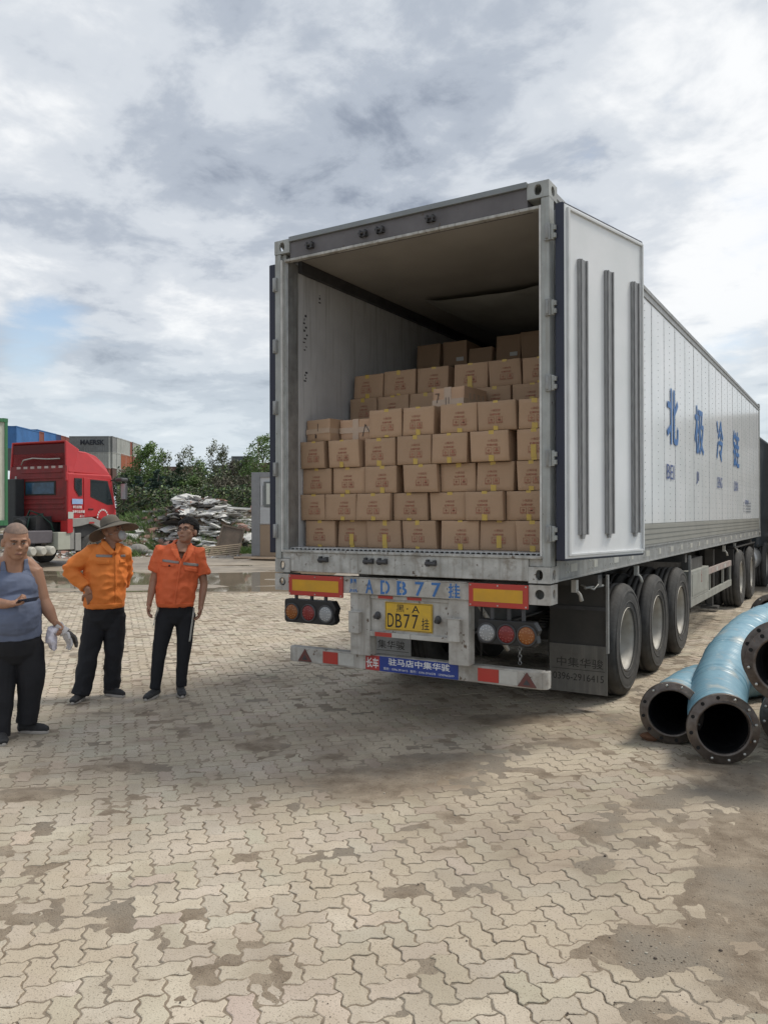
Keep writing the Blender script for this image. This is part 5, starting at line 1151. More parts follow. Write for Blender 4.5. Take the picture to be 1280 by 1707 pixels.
specs=[('broadleaf_tree',247,50,742,3.0,'broad',L1,'bushy broadleaf tree right of the container stacks',4200),
('conifer_tree',232,47,792,2.4,'conifer',L5,'dark conifer in front of the bushy tree, leftmost of the conifers',3000),
('conifer_tree',262,46,783,2.8,'conifer',L5,'wide dark conifer below the bushy tree',3400),
('conifer_tree',285,47,790,2.4,'conifer',L2,'dark conifer between the bushy tree and the white heap',3000),
('conifer_tree',300,52,770,1.7,'conifer',L2,'slim leaning dark conifer above the white heap',2400),
('young_tree',275,56,756,2.4,'thin',L3,'sparse olive tree just right of the bushy tree',1200),
('young_tree',306,60,747,2.6,'thin',L3,'sparse airy tree behind the slim conifer',900),
('young_tree',322,61,752,2.6,'thin',L3,'sparse airy tree above the white heap, left of three',900),
('young_tree',338,56,772,2.6,'thin',L1,'leafy young tree above the white heap, middle of three',1700),
('young_tree',356,60,744,2.4,'thin',L3,'tall sparse tree above the white heap, right of three',1000),
('young_tree',372,60,742,2.2,'thin',L3,'thin tall tree before the dark green container',1000),
('young_tree',388,55,775,2.5,'thin',L6,'brownish young tree before the slate grey container',1700),
('young_tree',404,54,772,2.4,'thin',L3,'olive young tree left of the lamp pole',1700),
('broadleaf_tree',437,53,731,3.1,'broad',L1,'green broadleaf tree behind the lamp pole and cabin',3800),
('young_tree',318,52,800,2.6,'broad',L1,'low round green tree above the bareheaded man',2400),
('young_tree',346,52,800,2.8,'broad',L3,'low olive tree behind the white heap top',2400),
('young_tree',374,51,802,2.8,'broad',L6,'low brownish tree behind the right of the white heap',2400),
('young_tree',400,50,800,2.8,'broad',L6,'low dull tree between the heap and the cabin',2400),
('young_tree',214,60,785,2.4,'thin',L3,'thin grey green tree in front of the orange containers',1700),
('young_tree',206,50,800,2.4,'broad',L2,'dark shrubby tree behind the red cab mirror',2200)]
for i,(n,u,f,v,wd,k,m,l,nl) in enumerate(specs): tree(n,u,f,HT(v,f),wd,k,m,l,100+i,nl)
# dense undergrowth behind
b=MB(); V=[];F=[]; r=random.Random(77)
for q in range(60000):
    u=r.uniform(195,470); f=r.uniform(43,50) if r.random()<.65 else r.uniform(53,62); p=pt(u,f,0); top=HT(816+14*mn.noise((u*.05,f*.3,0)),f) if f<51 else HT(786+16*mn.noise((u*.06,f*.3,0)),f); p.z=top*r.random()**.8
    s=r.uniform(.055,.12); n_=Vector((r.gauss(0,1),r.gauss(0,1),r.gauss(0,1)+.4)).normalized(); a_=n_.orthogonal().normalized(); b_=n_.cross(a_); i0=len(V)
    V+=[tuple(p-a_*s),tuple(p+b_*s*.6),tuple(p+a_*s),tuple(p-b_*s*.6)]; F.append((i0,i0+1,i0+2,i0+3))
b.v=V;b.f=F;b.sm=[False]*len(F);b.mi=[r.choice([0,0,1,2,3]) for _ in F]
o=b.build('undergrowth',[L2,L6,L3,L1]); o['kind']='stuff'; tag(o,'dense dark undergrowth filling in beneath the trees','undergrowth')
# weeds
V=[];F=[]; b=MB()
spots=[(238,36.5,1.2,260),(262,34.2,.8,120),(222,35.2,1.0,200),(300,33.8,1.2,200),(345,34,1.0,170),(412,34.5,1.0,260),(405,36.5,1.6,260),(255,37.5,1.5,200),(212,32.6,.7,110),(190,33.5,1.2,140),(330,35,.5,60)]
for u,f,s,n in spots:
    c=pt(u,f,0); 
    for q in range(n*3):
        x=c.x+r.gauss(0,s*.5); y=c.y+r.gauss(0,s*.5); z0=0
        for H in heaps[:5]:
            dx,dy=x-CX,y-CY; rr0=dx*cs+dy*sn; ff=-dx*sn+dy*cs; t=(rr0-H[0])/H[2]; sc_=(ff-H[1])/H[3]
            if t*t+sc_*sc_<1.1: z0=max(z0,hz(H,t,sc_)-.02)
        h=r.uniform(.08,.42); a=r.uniform(0,6.28); l=r.uniform(-.5,.5)*h; wd=.018; i0=len(V)
        V+=[(x-wd*math.cos(a),y-wd*math.sin(a),z0),(x+wd*math.cos(a),y+wd*math.sin(a),z0),(x+l+wd,y+l*.5,z0+h*.6),(x+l*1.6,y+l,z0+h)]; F.append((i0,i0+1,i0+2,i0+3))
b.v=V;b.f=F;b.sm=[False]*len(F);b.mi=[r.choice([0,1]) for _ in F]
o=b.build('grass',[L4,L1]); o['kind']='stuff'; tag(o,'tufts of green weeds growing round the heaps','grass')
# ---------------------------------------------------------------- people
M_skin=mat('skin_tan',(.40,.225,.15),.5,0,col2=(.33,.175,.115),sc=6,amt=.7,bump=.05,spec=.35)
M_skind=mat('skin_dark_tan',(.37,.205,.14),.5,0,col2=(.30,.165,.11),sc=6,amt=.7,spec=.3)
M_hair=mat('black_hair',(.010,.009,.009),.7,bump=.4,bsc=120,spec=.2)
M_stub=mat('cropped_grey_hair',(.27,.185,.145),.8,0,col2=(.19,.14,.115),sc=40,amt=1,bump=.3,bsc=200)
M_lip=mat('lip_brown',(.20,.085,.065),.5); M_eyew=mat('eye_white',(.45,.42,.38),.3); M_dark=mat('dark_brow',(.02,.016,.014),.7)
M_org=mat('orange_workwear',(.78,.235,.045),.8,0,col2=(.66,.18,.03),sc=5,amt=.8,bump=.25,bsc=30)
M_org2=mat('orange_red_workwear',(.78,.16,.055),.8,0,col2=(.64,.12,.04),sc=5,amt=.8,bump=.25,bsc=30)
M_band=mat('grey_reflective_band',(.27,.25,.235),.5); M_trs=mat('black_trousers',(.009,.010,.014),.85,0,col2=(.016,.017,.022),sc=5,bump=.3,bsc=25)
M_tank=mat('slate_blue_vest',(.135,.165,.25),.8,0,col2=(.105,.13,.20),sc=5,amt=.8,bump=.15,bsc=30)
M_shoe=mat('dark_shoe_cloth',(.02,.021,.024),.7,0,col2=(.05,.05,.052),sc=30); M_sole=mat('grey_sole',(.42,.39,.36),.7)
M_lace=mat('orange_lace',(.62,.16,.08),.7); M_hat=mat('olive_grey_hat',(.135,.118,.095),.9,0,col2=(.10,.088,.07),sc=8,bump=.4,bsc=90)
M_mask=mat('white_mask',(.46,.48,.49),.7); M_stripe=mat('white_stripe',(.55,.54,.50),.7); M_glove=mat('white_cotton_glove',(.58,.56,.56),.9); M_gpalm=mat('grey_rubber_palm',(.10,.09,.085),.7)
M_bag=mat('white_plastic_bag',(.68,.66,.74),.35,0,col2=(.58,.56,.64),sc=8,bump=.5,bsc=14)
xz=lambda P_,u,v:(P_(u,v).x,P_(u,v).z)
class Person:
    def __init__(s,u0,v0,label,skin,grp='men standing beside the trailer'):
        s.fw=CH*1318.46/(v0-859.2); s.u0=u0; s.v0=v0; s.ppm=1318.46/s.fw; th=math.atan((640-u0)/1318.46); s.sec=1/math.cos(th)
        s.root=empty('person',pt(u0,s.fw),YAW+th,label,'person',grp); s.skin=skin
    def P(s,u,v,d=0): return Vector(((u-s.u0)/s.ppm/s.sec,d,(s.v0-v)/s.ppm))
def solid(name,prims,m,parent,vox=.007,smooth=3,folds=None,cut=None):
    # prims -> one continuous surface (voxel union), then smoothed
    b=MB()
    for pr in prims:
        if pr[0]=='t': b.tube(pr[1],pr[2],16)
        elif pr[0]=='e': b.ell(pr[1],*pr[2],M=pr[3] if len(pr)>3 else None,seg=18,rg=12)
    me=b.mesh(name,m); o=bpy.data.objects.new(name,me)
    r=o.modifiers.new('r','REMESH'); r.mode='VOXEL'; r.voxel_size=vox; r.use_smooth_shade=True
    q=o.modifiers.new('s','SMOOTH'); q.factor=.5; q.iterations=smooth
    me2=evaluated(o); bpy.data.objects.remove(o); bpy.data.meshes.remove(me)
    me2.name=name
    if folds:
        a,fr=folds[:2]; st=folds[2] if len(folds)>2 else (1,1,1)
        me2.update(); NR=[v.normal.copy() for v in me2.vertices]
        for v,nv in zip(me2.vertices,NR):
            c=v.co; k=mn.noise((c.x*fr*st[0]+7,c.y*fr*st[1],c.z*fr*st[2])); k2=mn.noise((c.x*fr*2.1*st[0],c.y*fr*2.1*st[1]+3,c.z*fr*2.3*st[2])); v.co=c+nv*a*((1-abs(k)*2.4)*.8+.5*k2)
    o=bpy.data.objects.new(name,me2); COL.objects.link(o); o.parent=parent
    if not me2.materials: me2.materials.append(m)
    me2.polygons.foreach_set('use_smooth',[True]*len(me2.polygons)); return o
def hand(wr,dirv,palm,curl=.5,size=1.0,thumb_side=1,spread=.10):
    # wr wrist point, dirv pointing along the hand, palm = palm normal; returns prims
    d=Vector(dirv).normalized(); n=Vector(palm); n=(n-d*n.dot(d)).normalized(); s=d.cross(n)*thumb_side   # s points to the thumb side
    wr=Vector(wr); pr=[]; L_=.092*size
    pr.append(('t',[wr-d*.02,wr+d*.02,wr+d*.055,wr+d*(L_)],[(.020,.026),(.019,.032),(.017,.040),(.014,.038)]))
    # orient palm tube: rings use orthogonal(); add ellipsoid pieces for the flat palm
    Mx=Matrix((s,d,n)).transposed()
    pr=[('e',wr+d*.048,(.040*size,.055*size,.017*size),Mx),('t',[wr-d*.03,wr+d*.03],[.025*size,.026*size])]
    for i,(off,ln) in enumerate(((.030,.070),(.011,.079),(-.009,.073),(-.028,.058))):
        base=wr+d*(.086 if i in (1,2) else .080)*size+s*off*size; fd=(d+s*(off*spread*12*.3)).normalized(); P_=[base-fd*.02]; cur=base; a=0
        for k,(fr,_) in enumerate(((.42,0),(.32,0),(.26,0))):
            a+=curl*(.7 if k==0 else .9)*(1+.12*i); v=fd*math.cos(a)+n*math.sin(a); P_.append(cur); cur=cur+v*ln*fr*size
        P_.append(cur); pr.append(('t',P_,[.0095*size,.0098*size,.009*size,.0085*size,.0068*size]))
    tb0=wr+d*.02*size+s*.024*size; t1=tb0+(d*.5+s*.75+n*.25).normalized()*.036*size; t2=t1+(d*.85+s*.3+n*(.2+.5*curl)).normalized()*.034*size; t3=t2+(d*.9+n*(.3+.7*curl)).normalized()*.024*size
    pr.append(('t',[tb0-s*.012,t1,t2,t3],[.014*size,.0125*size,.0105*size,.0085*size])); return pr
def head(c,rz,tilt,size=1.0,roll=0,jaw=1.0):
    # returns prims and a matrix; face looks along local -y
    M=Matrix.Translation(c)@Matrix.Rotation(rz,4,'Z')@Matrix.Rotation(roll,4,'Y')@Matrix.Rotation(tilt,4,'X'); M3=M.to_3x3()
    g=lambda x,y,z:M@Vector((x*size,y*size,z*size)); e=lambda x,y,z,a,b_,c_:('e',g(x,y,z),(a*size,b_*size,c_*size),M3)
    pr=[e(0,.012,.035,.076,.092,.086),e(0,-.018,-.03,.064*jaw,.066,.078),e(0,-.045,-.085,.034*jaw,.030,.026),e(0,-.030,-.062,.052*jaw,.045,.040),
        e(0,-.086,-.022,.013,.018,.016),e(0,-.078,.005,.010,.012,.030),e(-.010,-.083,-.027,.009,.009,.008),e(.010,-.083,-.027,.009,.009,.008),
        e(0,-.075,-.058,.024,.013,.008),e(0,-.074,-.068,.020,.013,.008),e(0,-.066,.030,.056,.018,.013),
        e(-.080,.012,-.008,.012,.018,.030),e(.080,.012,-.008,.012,.018,.030),e(-.045,-.052,-.018,.022,.022,.018),e(.045,-.052,-.018,.022,.022,.018)]
    return pr,M
def face_parts(M,root,size=1.0,brow=M_dark,eyes=True,mouth=True):
    M3=M.to_3x3(); S=Matrix.Scale(size,4)
    if eyes:
        for sx in (-1,1):
            b=MB(); b.ell((sx*.030,-.0765,.004),.012,.005,.0042,seg=12,rg=8); b.xf(M@S); b.build('eye',M_eyew,root)
            b=MB(); b.ell((sx*.030,-.0815,.0045),.0048,.003,.0044,seg=10,rg=6); b.xf(M@S); b.build('iris',M_dark,root)
            b=MB(); b.tube([(sx*.014,-.0815,.013),(sx*.030,-.083,.0135),(sx*.046,-.076,.009)],.0012,6); b.xf(M@S); b.build('eyelid',M_dark,root)
            b=MB(); b.tube([(sx*.012,-.084,.021),(sx*.030,-.084,.027),(sx*.050,-.073,.021)],[.0022,.003,.0015],6); b.xf(M@S); b.build('eyebrow',brow,root)
    if mouth:
        b=MB(); b.tube([(-.022,-.080,-.064),(-.010,-.0865,-.0615),(0,-.0875,-.0625),(.010,-.0865,-.0615),(.022,-.080,-.064)],[.002,.0042,.0045,.0042,.002],8); b.xf(M@S); b.build('lips',M_lip,root)
def shoe(p,ang,root,L_=.27,m=M_shoe,lace=None,nm='shoe',sole=M_sole):
    M=Matrix.Translation(p)@Matrix.Rotation(ang,4,'Z'); g=lambda x,y,z:M@Vector((x,y,z))
    o=solid(nm,[('t',[g(0,.07,.035),g(0,.03,.045),g(0,-.05,.042),g(0,-.13,.034),g(0,-.175,.028)],[(.036,.030),(.040,.036),(.036,.042),(.028,.044),(.018,.030)]),('t',[g(0,.045,.03),g(0,.035,.095)],[.042,.038])],m,root,.006,2)
    b=MB(); out=[(math.sin(a)*(.040+(.006 if math.cos(a)<0 else 0)),-.05+.13*math.cos(a)) for a in [2*math.pi*k/24 for k in range(24)]]; b.prism([(x,y) for x,y in out],'z',.0,.024); b.xf(M); b.build('sole',sole,o,.006)
    if lace:
        b=MB()
        for k in range(4): y=-.015-.022*k; z=.083-.007*k; b.tube([g(-.026,y,z-.008),g(0,y-.006,z+.004),g(.026,y,z-.008)],.0075,6)
        b.tube([g(0,.0,.092),g(.02,-.03,.096),g(.03,.0,.086)],.004,5); b.build('laces',lace,o)
    return o
# ---------- the man in the vest
A=Person(30,1228,'bald man in a slate blue vest and black trousers looking at a phone, left edge',M_skin); P=A.P
pr,HM_=head(P(27,903,-.05),R(12),R(10),1.17,0,1.14)
neck=[P(24,930,.02),P(24,950,.04)]
body=pr+[('t',[P(26,915,.0),P(24,935,.03),P(23,950,.05)],[.080,.092,.11]),('t',[P(12,934,.05),P(-4,943,.055),P(-15,953,.05)],[.05,.055,.06]),('t',[P(36,934,.05),P(46,941,.055),P(56,952,.05)],[.05,.055,.06]),
 ('t',[P(21,948,.05),P(21,960,.05),P(21,985,.04),P(22,1015,.01),P(22,1040,.0),P(24,1065,.02)],[(.07,.13),(.12,.185),(.14,.19),(.155,.195),(.16,.195),(.15,.18)]),
 ('e',P(22,1022,-.05),(.19,.15,.17))]
shL,shR=P(-16,955,.05),P(57,955,.05)
elL,haL=P(-32,1003,-.02),P(20,1001,-.24)
elR,haR=P(72,1003,.03),P(91,1038,-.02)
body+=[('t',[P(0,952,.05),shL,elL],[.07,.070,.052]),('t',[elL,(elL+haL)/2,haL-Vector((.02,0,0))],[.052,.050,.030]),
 ('t',[P(40,950,.05),shR,elR],[.07,.072,.052]),('t',[elR,(elR+haR)/2,haR],[.052,.050,.031])]
body+=hand(haL-Vector((.012,0,0)),(1,-.25,.10),(.1,-.2,1),1.0,1.02,-1)
hd=Vector((.55,-.25,-.62)); body+=hand(haR,hd,(-.6,-.5,-.3),1.0,1.02,1)
hipL,hipR=P(4,1070,.02),P(44,1070,.02); knL,knR=P(3,1135,.0),P(53,1135,.01); anL,anR=P(1,1212,-.04),P(44,1196,.04)
body+=[('t',[hipL,knL,anL],[.08,.055,.04]),('t',[hipR,knR,anR],[.08,.055,.04])]
solid('body',body,A.skin,A.root,.0058,3)
face_parts(HM_,A.root,1.17)
b=MB(); b.ell((0,.014,.040),.0785,.0945,.0875,seg=28,rg=18); V=[v for v in b.v]; keep=[f for f in b.f if all((V[i][2]>.062-.25*max(0,V[i][1]+.02) or V[i][1]>.045) and V[i][2]>-.03 for i in f)]; b.f=keep; b.sm=[True]*len(keep); b.mi=[0]*len(keep); b.xf(HM_@Matrix.Scale(1.17,4)); b.build('cropped_hair',M_stub,A.root)
vest=[('t',[P(21,956,.05),P(21,968,.042),P(21,985,.03),P(22,1015,-.005),P(22,1040,-.01),P(22.5,1060,.0)],[(.11,.155),(.145,.178),(.158,.190),(.175,.200),(.18,.206),(.172,.200)]),
 ('e',P(22,1024,-.07),(.196,.165,.19)),('e',P(21,980,-.03),(.178,.12,.13))]
vo=solid('vest',vest,M_tank,A.root,.007,2,folds=(.006,9,(1,1,1.8)))
bo=[o for o in A.root.children if o.name.startswith('body')][0]
trs=[('t',[P(23,1050,.0),P(24,1065,.01),P(24,1085,.02),P(24,1100,.03)],[(.165,.182),(.172,.192),(.16,.19),(.12,.14)]),
 ('t',[P(12,1060,.01),P(4,1080,.02),P(2,1135,.0),P(1,1200,-.03),P(0,1222,-.04)],[.10,.120,.100,.076,.076]),('t',[P(36,1060,.01),P(46,1080,.02),P(52,1130,.01),P(47,1185,.04),P(44,1208,.05)],[.10,.120,.100,.078,.080])]
solid('trousers',trs,M_trs,A.root,.008,3,folds=(.007,6,(1,1,.8)))
# straps laid over chest and shoulders
STR=1
def gz(p): return Vector((p.x,p.y,0))
shoe(gz(P(0,1228,-.06)),R(10),A.root); shoe(gz(P(46,1228,.10)),R(58),A.root)
PH=empty('mobile_phone',A.root.matrix_world@Vector((0,0,0)),0,'dark mobile phone held flat in the vest wearing man\'s hand','phone'); PH.matrix_world=Matrix.Translation(A.root.location)@Matrix.Rotation(A.root.rotation_euler.z,4,'Z')@Matrix.Translation(haL+Vector((.105,-.035,.026)))@Matrix.Rotation(R(-14),4,'Y')@Matrix.Rotation(R(-22),4,'X')@Matrix.Rotation(R(-68),4,'Z')
b=MB(); b.box(-.037,.037,-.078,.078,-.004,.004); b.build('phone_case',mat('phone_blue_black',(.012,.016,.035),.25),PH,.003); b=MB(); b.box(-.034,.034,-.072,.072,.0042,.005); b.build('phone_screen',mat('phone_screen',(.02,.02,.03),.05),PH)
# gloves and the plastic bag in his left hand
AM=Matrix.Translation(A.root.location)@Matrix.Rotation(A.root.rotation_euler.z,4,'Z')
hc=haR+hd.normalized()*.085
for k,(dv,nm,l) in enumerate((((.72,-.25,-.62),'glove','upper white work glove with grey palm gripped in the vest wearing man\'s hand'),((.45,-.35,-.82),'glove','lower white work glove hanging behind the other one')) ):
    G=empty(nm,(0,0,0),0,l,'glove','work gloves'); G.matrix_world=AM
    w0=hc-Vector(dv).normalized()*.02+Vector((0,.012*k,0)); d_=Vector(dv).normalized()
    solid('glove_cuff',[('t',[w0-d_*.03,w0+d_*.03,w0+d_*.07],[.028,.034,.038])],M_glove,G,.006,2)
    solid('glove_fingers',hand(w0+d_*.05,dv,(-.4,-.6,-.6),.35,1.05,1 if k==0 else -1,.3),M_gpalm if k==0 else M_glove,G,.0055,1)
BG=empty('plastic_bag',(0,0,0),0,'crumpled white plastic bag hanging from the vest wearing man\'s left hand','bag'); BG.matrix_world=AM
solid('bag_body',[('t',[hc+Vector((-.02,0,.0)),P(86,1052,-.02),P(86,1070,-.02),P(91,1086,-.02)],[.018,(.055,.03),(.062,.04),(.045,.012)])],M_bag,BG,.006,1,folds=(.010,16))
# ---------- the man in the hat
Bp=Person(166,1163,'man in a wide hat, white mask and long sleeved orange jacket, hand on hip',M_skind); P=Bp.P
pr,HB=head(P(189,886,.02),R(52),R(-14),1.06,R(-4))
sL,sR=P(152,922,.05),P(206,924,.02)
eL,hL=P(115,949,.02),P(147,982,-.10)
eR,hR=P(211,955,.10),P(204,985,.14)
body=pr+[('t',[P(187,892,.03),P(184,908,.05),P(180,920,.06)],[.055,.056,.08]),
 ('t',[P(179,916,.05),P(178,930,.05),P(176,960,.04),P(174,1000,.03),P(174,1020,.03)],[(.06,.12),(.10,.17),(.11,.165),(.11,.15),(.11,.15)]),
 ('t',[P(165,920,.05),sL,eL],[.06,.055,.042]),('t',[eL,(eL+hL)/2,hL],[.042,.038,.027]),('t',[P(195,920,.04),sR,eR],[.06,.055,.042]),('t',[eR,hR],[.042,.027])]
body+=[('t',[P(186,900,.04),P(186,918,.01)],[.055,.075])]
body+=hand(hL,(.25,.1,-.9),(-.2,.9,.1),.5,1.05,-1)+hand(hR,(-.3,.2,-.6),(.6,.5,0),.5,.95,1)
body+=[('t',[P(158,1020,.03),P(146,1085,.0),P(135,1150,-.06)],[.07,.05,.04]),('t',[P(192,1020,.03),P(190,1085,.02),P(187,1145,.05)],[.07,.05,.04])]
solid('body',body,Bp.skin,Bp.root,.0058,3)
face_parts(HB,Bp.root,1.06,mouth=False)
b=MB(); S=HB
b.lathe([(.0001,.150),(.045,.147),(.072,.132),(.084,.10),(.090,.06),(.094,.045)],S@Matrix.Rotation(R(-9),4,'X')@Matrix.Scale(1.06,4),36); hat=b.build('hat_crown',M_hat,Bp.root)
b=MB(); vs=[];fs=[];NB=48
for i,rr0 in enumerate((.094,.125,.16,.195,.2)):
    for k in range(NB):
        a=2*math.pi*k/NB; wv=.016*math.sin(2*a+.8)+.012*math.sin(3*a); dr=-.055*((rr0-.094)/.106)**1.2*(1+.5*math.sin(a+2.2)); vs.append((rr0*math.cos(a)*1.0,rr0*math.sin(a)*1.12,.050+dr+wv*(rr0-.094)/.1))
for i in range(4):
    for k in range(NB): fs.append((i*NB+k,i*NB+(k+1)%NB,(i+1)*NB+(k+1)%NB,(i+1)*NB+k))
b.add(vs,fs,True); b.xf(S@Matrix.Rotation(R(-9),4,'X')@Matrix.Scale(1.06,4)); o=b.build('hat_brim',M_hat,Bp.root); q=o.modifiers.new('t','SOLIDIFY'); q.thickness=.004
b=MB(); b.lathe([(.0955,.050),(.0945,.066),(.093,.066)],S@Matrix.Rotation(R(-9),4,'X')@Matrix.Scale(1.06,4),36); b.build('hat_band',mat('hat_band_dark',(.05,.045,.038),.8),Bp.root)
b=MB(); b.ell((0,-.088,-.062),.046,.034,.052,seg=9,rg=6,smooth=False); b.xf(S); o=b.build('face_mask',M_mask,Bp.root); b=MB(); b.tube([(-.045,-.07,-.045),(-.07,-.02,-.03),(-.08,.01,-.01)],.0016,5); b.tube([(.045,-.07,-.045),(.07,-.02,-.03),(.08,.01,-.01)],.0016,5); b.xf(S); b.build('mask_strap',M_mask,o)
jk=[('e',sL,(.076,.072,.07)),('e',sR,(.076,.072,.07)),('t',[P(180,911,.06),P(179,916,.05),P(178,930,.05),P(176,960,.03),P(175,990,.02),P(174,1008,.03),P(174,1013,.03)],[(.075,.085),(.10,.15),(.135,.20),(.145,.195),(.15,.185),(.148,.18),(.142,.172)]),
 ('t',[P(165,920,.05),sL+Vector((0,0,-.01)),(sL+eL)/2,eL,eL+(hL-eL)*.12],[.08,.083,.073,.068,.066]),('t',[eL,(eL+hL)/2,hL+(eL-hL)*.14],[.068,.060,.048]),
 ('t',[P(195,920,.04),sR,eR],[.08,.078,.062]),('t',[eR,hR+(eR-hR)*.15],[.062,.048])]
solid('jacket',jk,M_org,Bp.root,.007,2,folds=(.014,8,(1,1,1.3)))
def cut_neck(o,tri):
    # open the neck of a garment: drop the cloth inside a triangle (seen from the front)
    bm=bmesh.new(); bm.from_mesh(o.data); A_,B_,C_=[Vector(q) for q in tri]
    def inside(p):
        def sg(a,b,c): return (a.x-c.x)*(b.y-c.y)-(b.x-c.x)*(a.y-c.y)
        d1,d2,d3=sg(p,A_,B_),sg(p,B_,C_),sg(p,C_,A_); return not ((d1<0 or d2<0 or d3<0) and (d1>0 or d2>0 or d3>0))
    dl=[f for f in bm.faces if (lambda c: c.y<.03 and inside(Vector((c.x,c.z))))(f.calc_center_median())]
    bmesh.ops.delete(bm,geom=dl,context='FACES'); bm.to_mesh(o.data); bm.free()
def patch_on(root,target,quad,m,name,off=.004,n=(10,4),ny=-.6):
    # a small piece of cloth laid on the garment: project a grid on to the target surface along +y
    tm=target.data; from mathutils.bvhtree import BVHTree
    if not hasattr(patch_on,'c'): patch_on.c={}
    if target.name not in patch_on.c: patch_on.c[target.name]=BVHTree.FromPolygons([v.co.copy() for v in tm.vertices],[tuple(p.vertices) for p in tm.polygons])
    bv=patch_on.c[target.name]; b=MB(); a,b1,c,d=[Vector((q[0],0,q[1])) for q in quad]; vs=[]
    for j in range(n[1]+1):
        for i in range(n[0]+1):
            q=a.lerp(b1,i/n[0]).lerp(d.lerp(c,i/n[0]),j/n[1]); h=bv.ray_cast(Vector((q.x,ny,q.z)),Vector((0,1,0)))
            vs.append(h[0]+h[1]*off if h[0] is not None else Vector((q.x,vs[-1].y if vs else -.1,q.z)))
    k=n[0]+1; b.add(vs,[(j*k+i,j*k+i+1,(j+1)*k+i+1,(j+1)*k+i) for j in range(n[1]) for i in range(n[0])],True); o=b.build(name,m,root); s_=o.modifiers.new('t','SOLIDIFY'); s_.thickness=.003; return o
jo=[o for o in Bp.root.children if o.name.startswith('jacket')][0]

def pq(P_,u0,v0,u1,v1,sk=0): return [xz(P_,u0,v1),xz(P_,u1,v1+sk),xz(P_,u1,v0+sk),xz(P_,u0,v0)]
cut_neck(jo,[xz(P,182,900),xz(P,202,902),xz(P,192.5,922)])
patch_on(Bp.root,jo,pq(P,160,924,187,928,1),M_band,'reflective_band'); patch_on(Bp.root,jo,pq(P,201,925,209,929),M_band,'reflective_band',n=(5,3))
patch_on(Bp.root,jo,pq(P,162,933,181,940,0),M_org,'pocket_flap',.007); patch_on(Bp.root,jo,pq(P,199,933,209,939),M_org,'pocket_flap',.007,n=(5,3))
patch_on(Bp.root,jo,pq(P,191,924,194,1010),M_org,'front_placket',.006,n=(2,30)); patch_on(Bp.root,jo,pq(P,145,1005,206,1013),M_org,'waistband',.006,n=(20,4))
solid('collar',[('t',[P(172,905,-.03),P(180,914,-.09),P(188,922,-.11)],[(.012,.03),(.010,.03),(.008,.02)]),('t',[P(197,906,-.02),P(197,914,-.07),P(193,922,-.10)],[(.012,.026),(.010,.026),(.008,.02)]),('t',[P(172,905,-.03),P(172,902,.08),P(184,902,.12),P(197,906,.04)],[.018,.02,.02,.016])],M_org,Bp.root,.006,1)
trs=[('t',[P(174,1003,.03),P(174,1018,.03),P(174,1034,.03),P(175,1048,.03)],[(.125,.165),(.135,.178),(.125,.175),(.09,.13)]),
 ('t',[P(166,1012,.03),P(160,1030,.03),P(148,1085,-.0),P(139,1135,-.05),P(134,1153,-.06)],[.08,.106,.090,.078,.084]),('t',[P(184,1012,.03),P(191,1030,.03),P(190,1085,.02),P(187,1132,.04),P(186,1150,.05)],[.08,.104,.086,.074,.076])]
solid('trousers',trs,M_trs,Bp.root,.008,2,folds=(.012,7,(1,1,.9)))
shoe(gz(P(134,1163,-.05)),R(-22),Bp.root,lace=M_lace); shoe(gz(P(185,1163,.05)),R(42),Bp.root,lace=M_lace)
# ---------- the man with glasses
Cp=Person(282,1160,'bareheaded man with glasses in a short sleeved orange shirt looking up at the cartons',M_skind); P=Cp.P
pr,HC_=head(P(312,888,.03),R(-30),R(-18),1.06,R(-5))
sL,sR=P(268,921,.05),P(331,925,.05); eL,hL=P(256,970,.05),P(249,1004,-.02); eR,hR=P(341,975,.05),P(335,1012,-.02)
body=pr+[('t',[P(312,892,.05),P(306,906,.06),P(303,918,.07)],[.054,.056,.075]),
 ('t',[P(302,916,.06),P(300,930,.05),P(298,960,.03),P(294,1000,.02),P(293,1020,.02)],[(.06,.12),(.10,.165),(.105,.155),(.10,.14),(.10,.145)]),
 ('t',[P(285,920,.06),sL,eL],[.055,.05,.038]),('t',[eL,(eL+hL)/2,hL],[.038,.036,.024]),('t',[P(318,922,.06),sR,eR],[.055,.05,.038]),('t',[eR,(eR+hR)/2,hR],[.038,.036,.024])]
body+=[('t',[P(309,900,.04),P(304,912,.03),P(302,925,.0)],[.058,.066,.085])]
body+=hand(hL,(-.12,-.25,-1),(1,-.2,0),.45,1,1)+hand(hR,(-.15,-.2,-1),(-1,-.2,0),.45,1,-1)
body+=[('t',[P(276,1020,.02),P(266,1080,.0),P(260,1140,.0)],[.065,.048,.038]),('t',[P(310,1020,.02),P(308,1080,.0),P(302,1140,.02)],[.065,.048,.038])]
solid('body',body,Cp.skin,Cp.root,.0058,3)
face_parts(HC_,Cp.root,1.06)
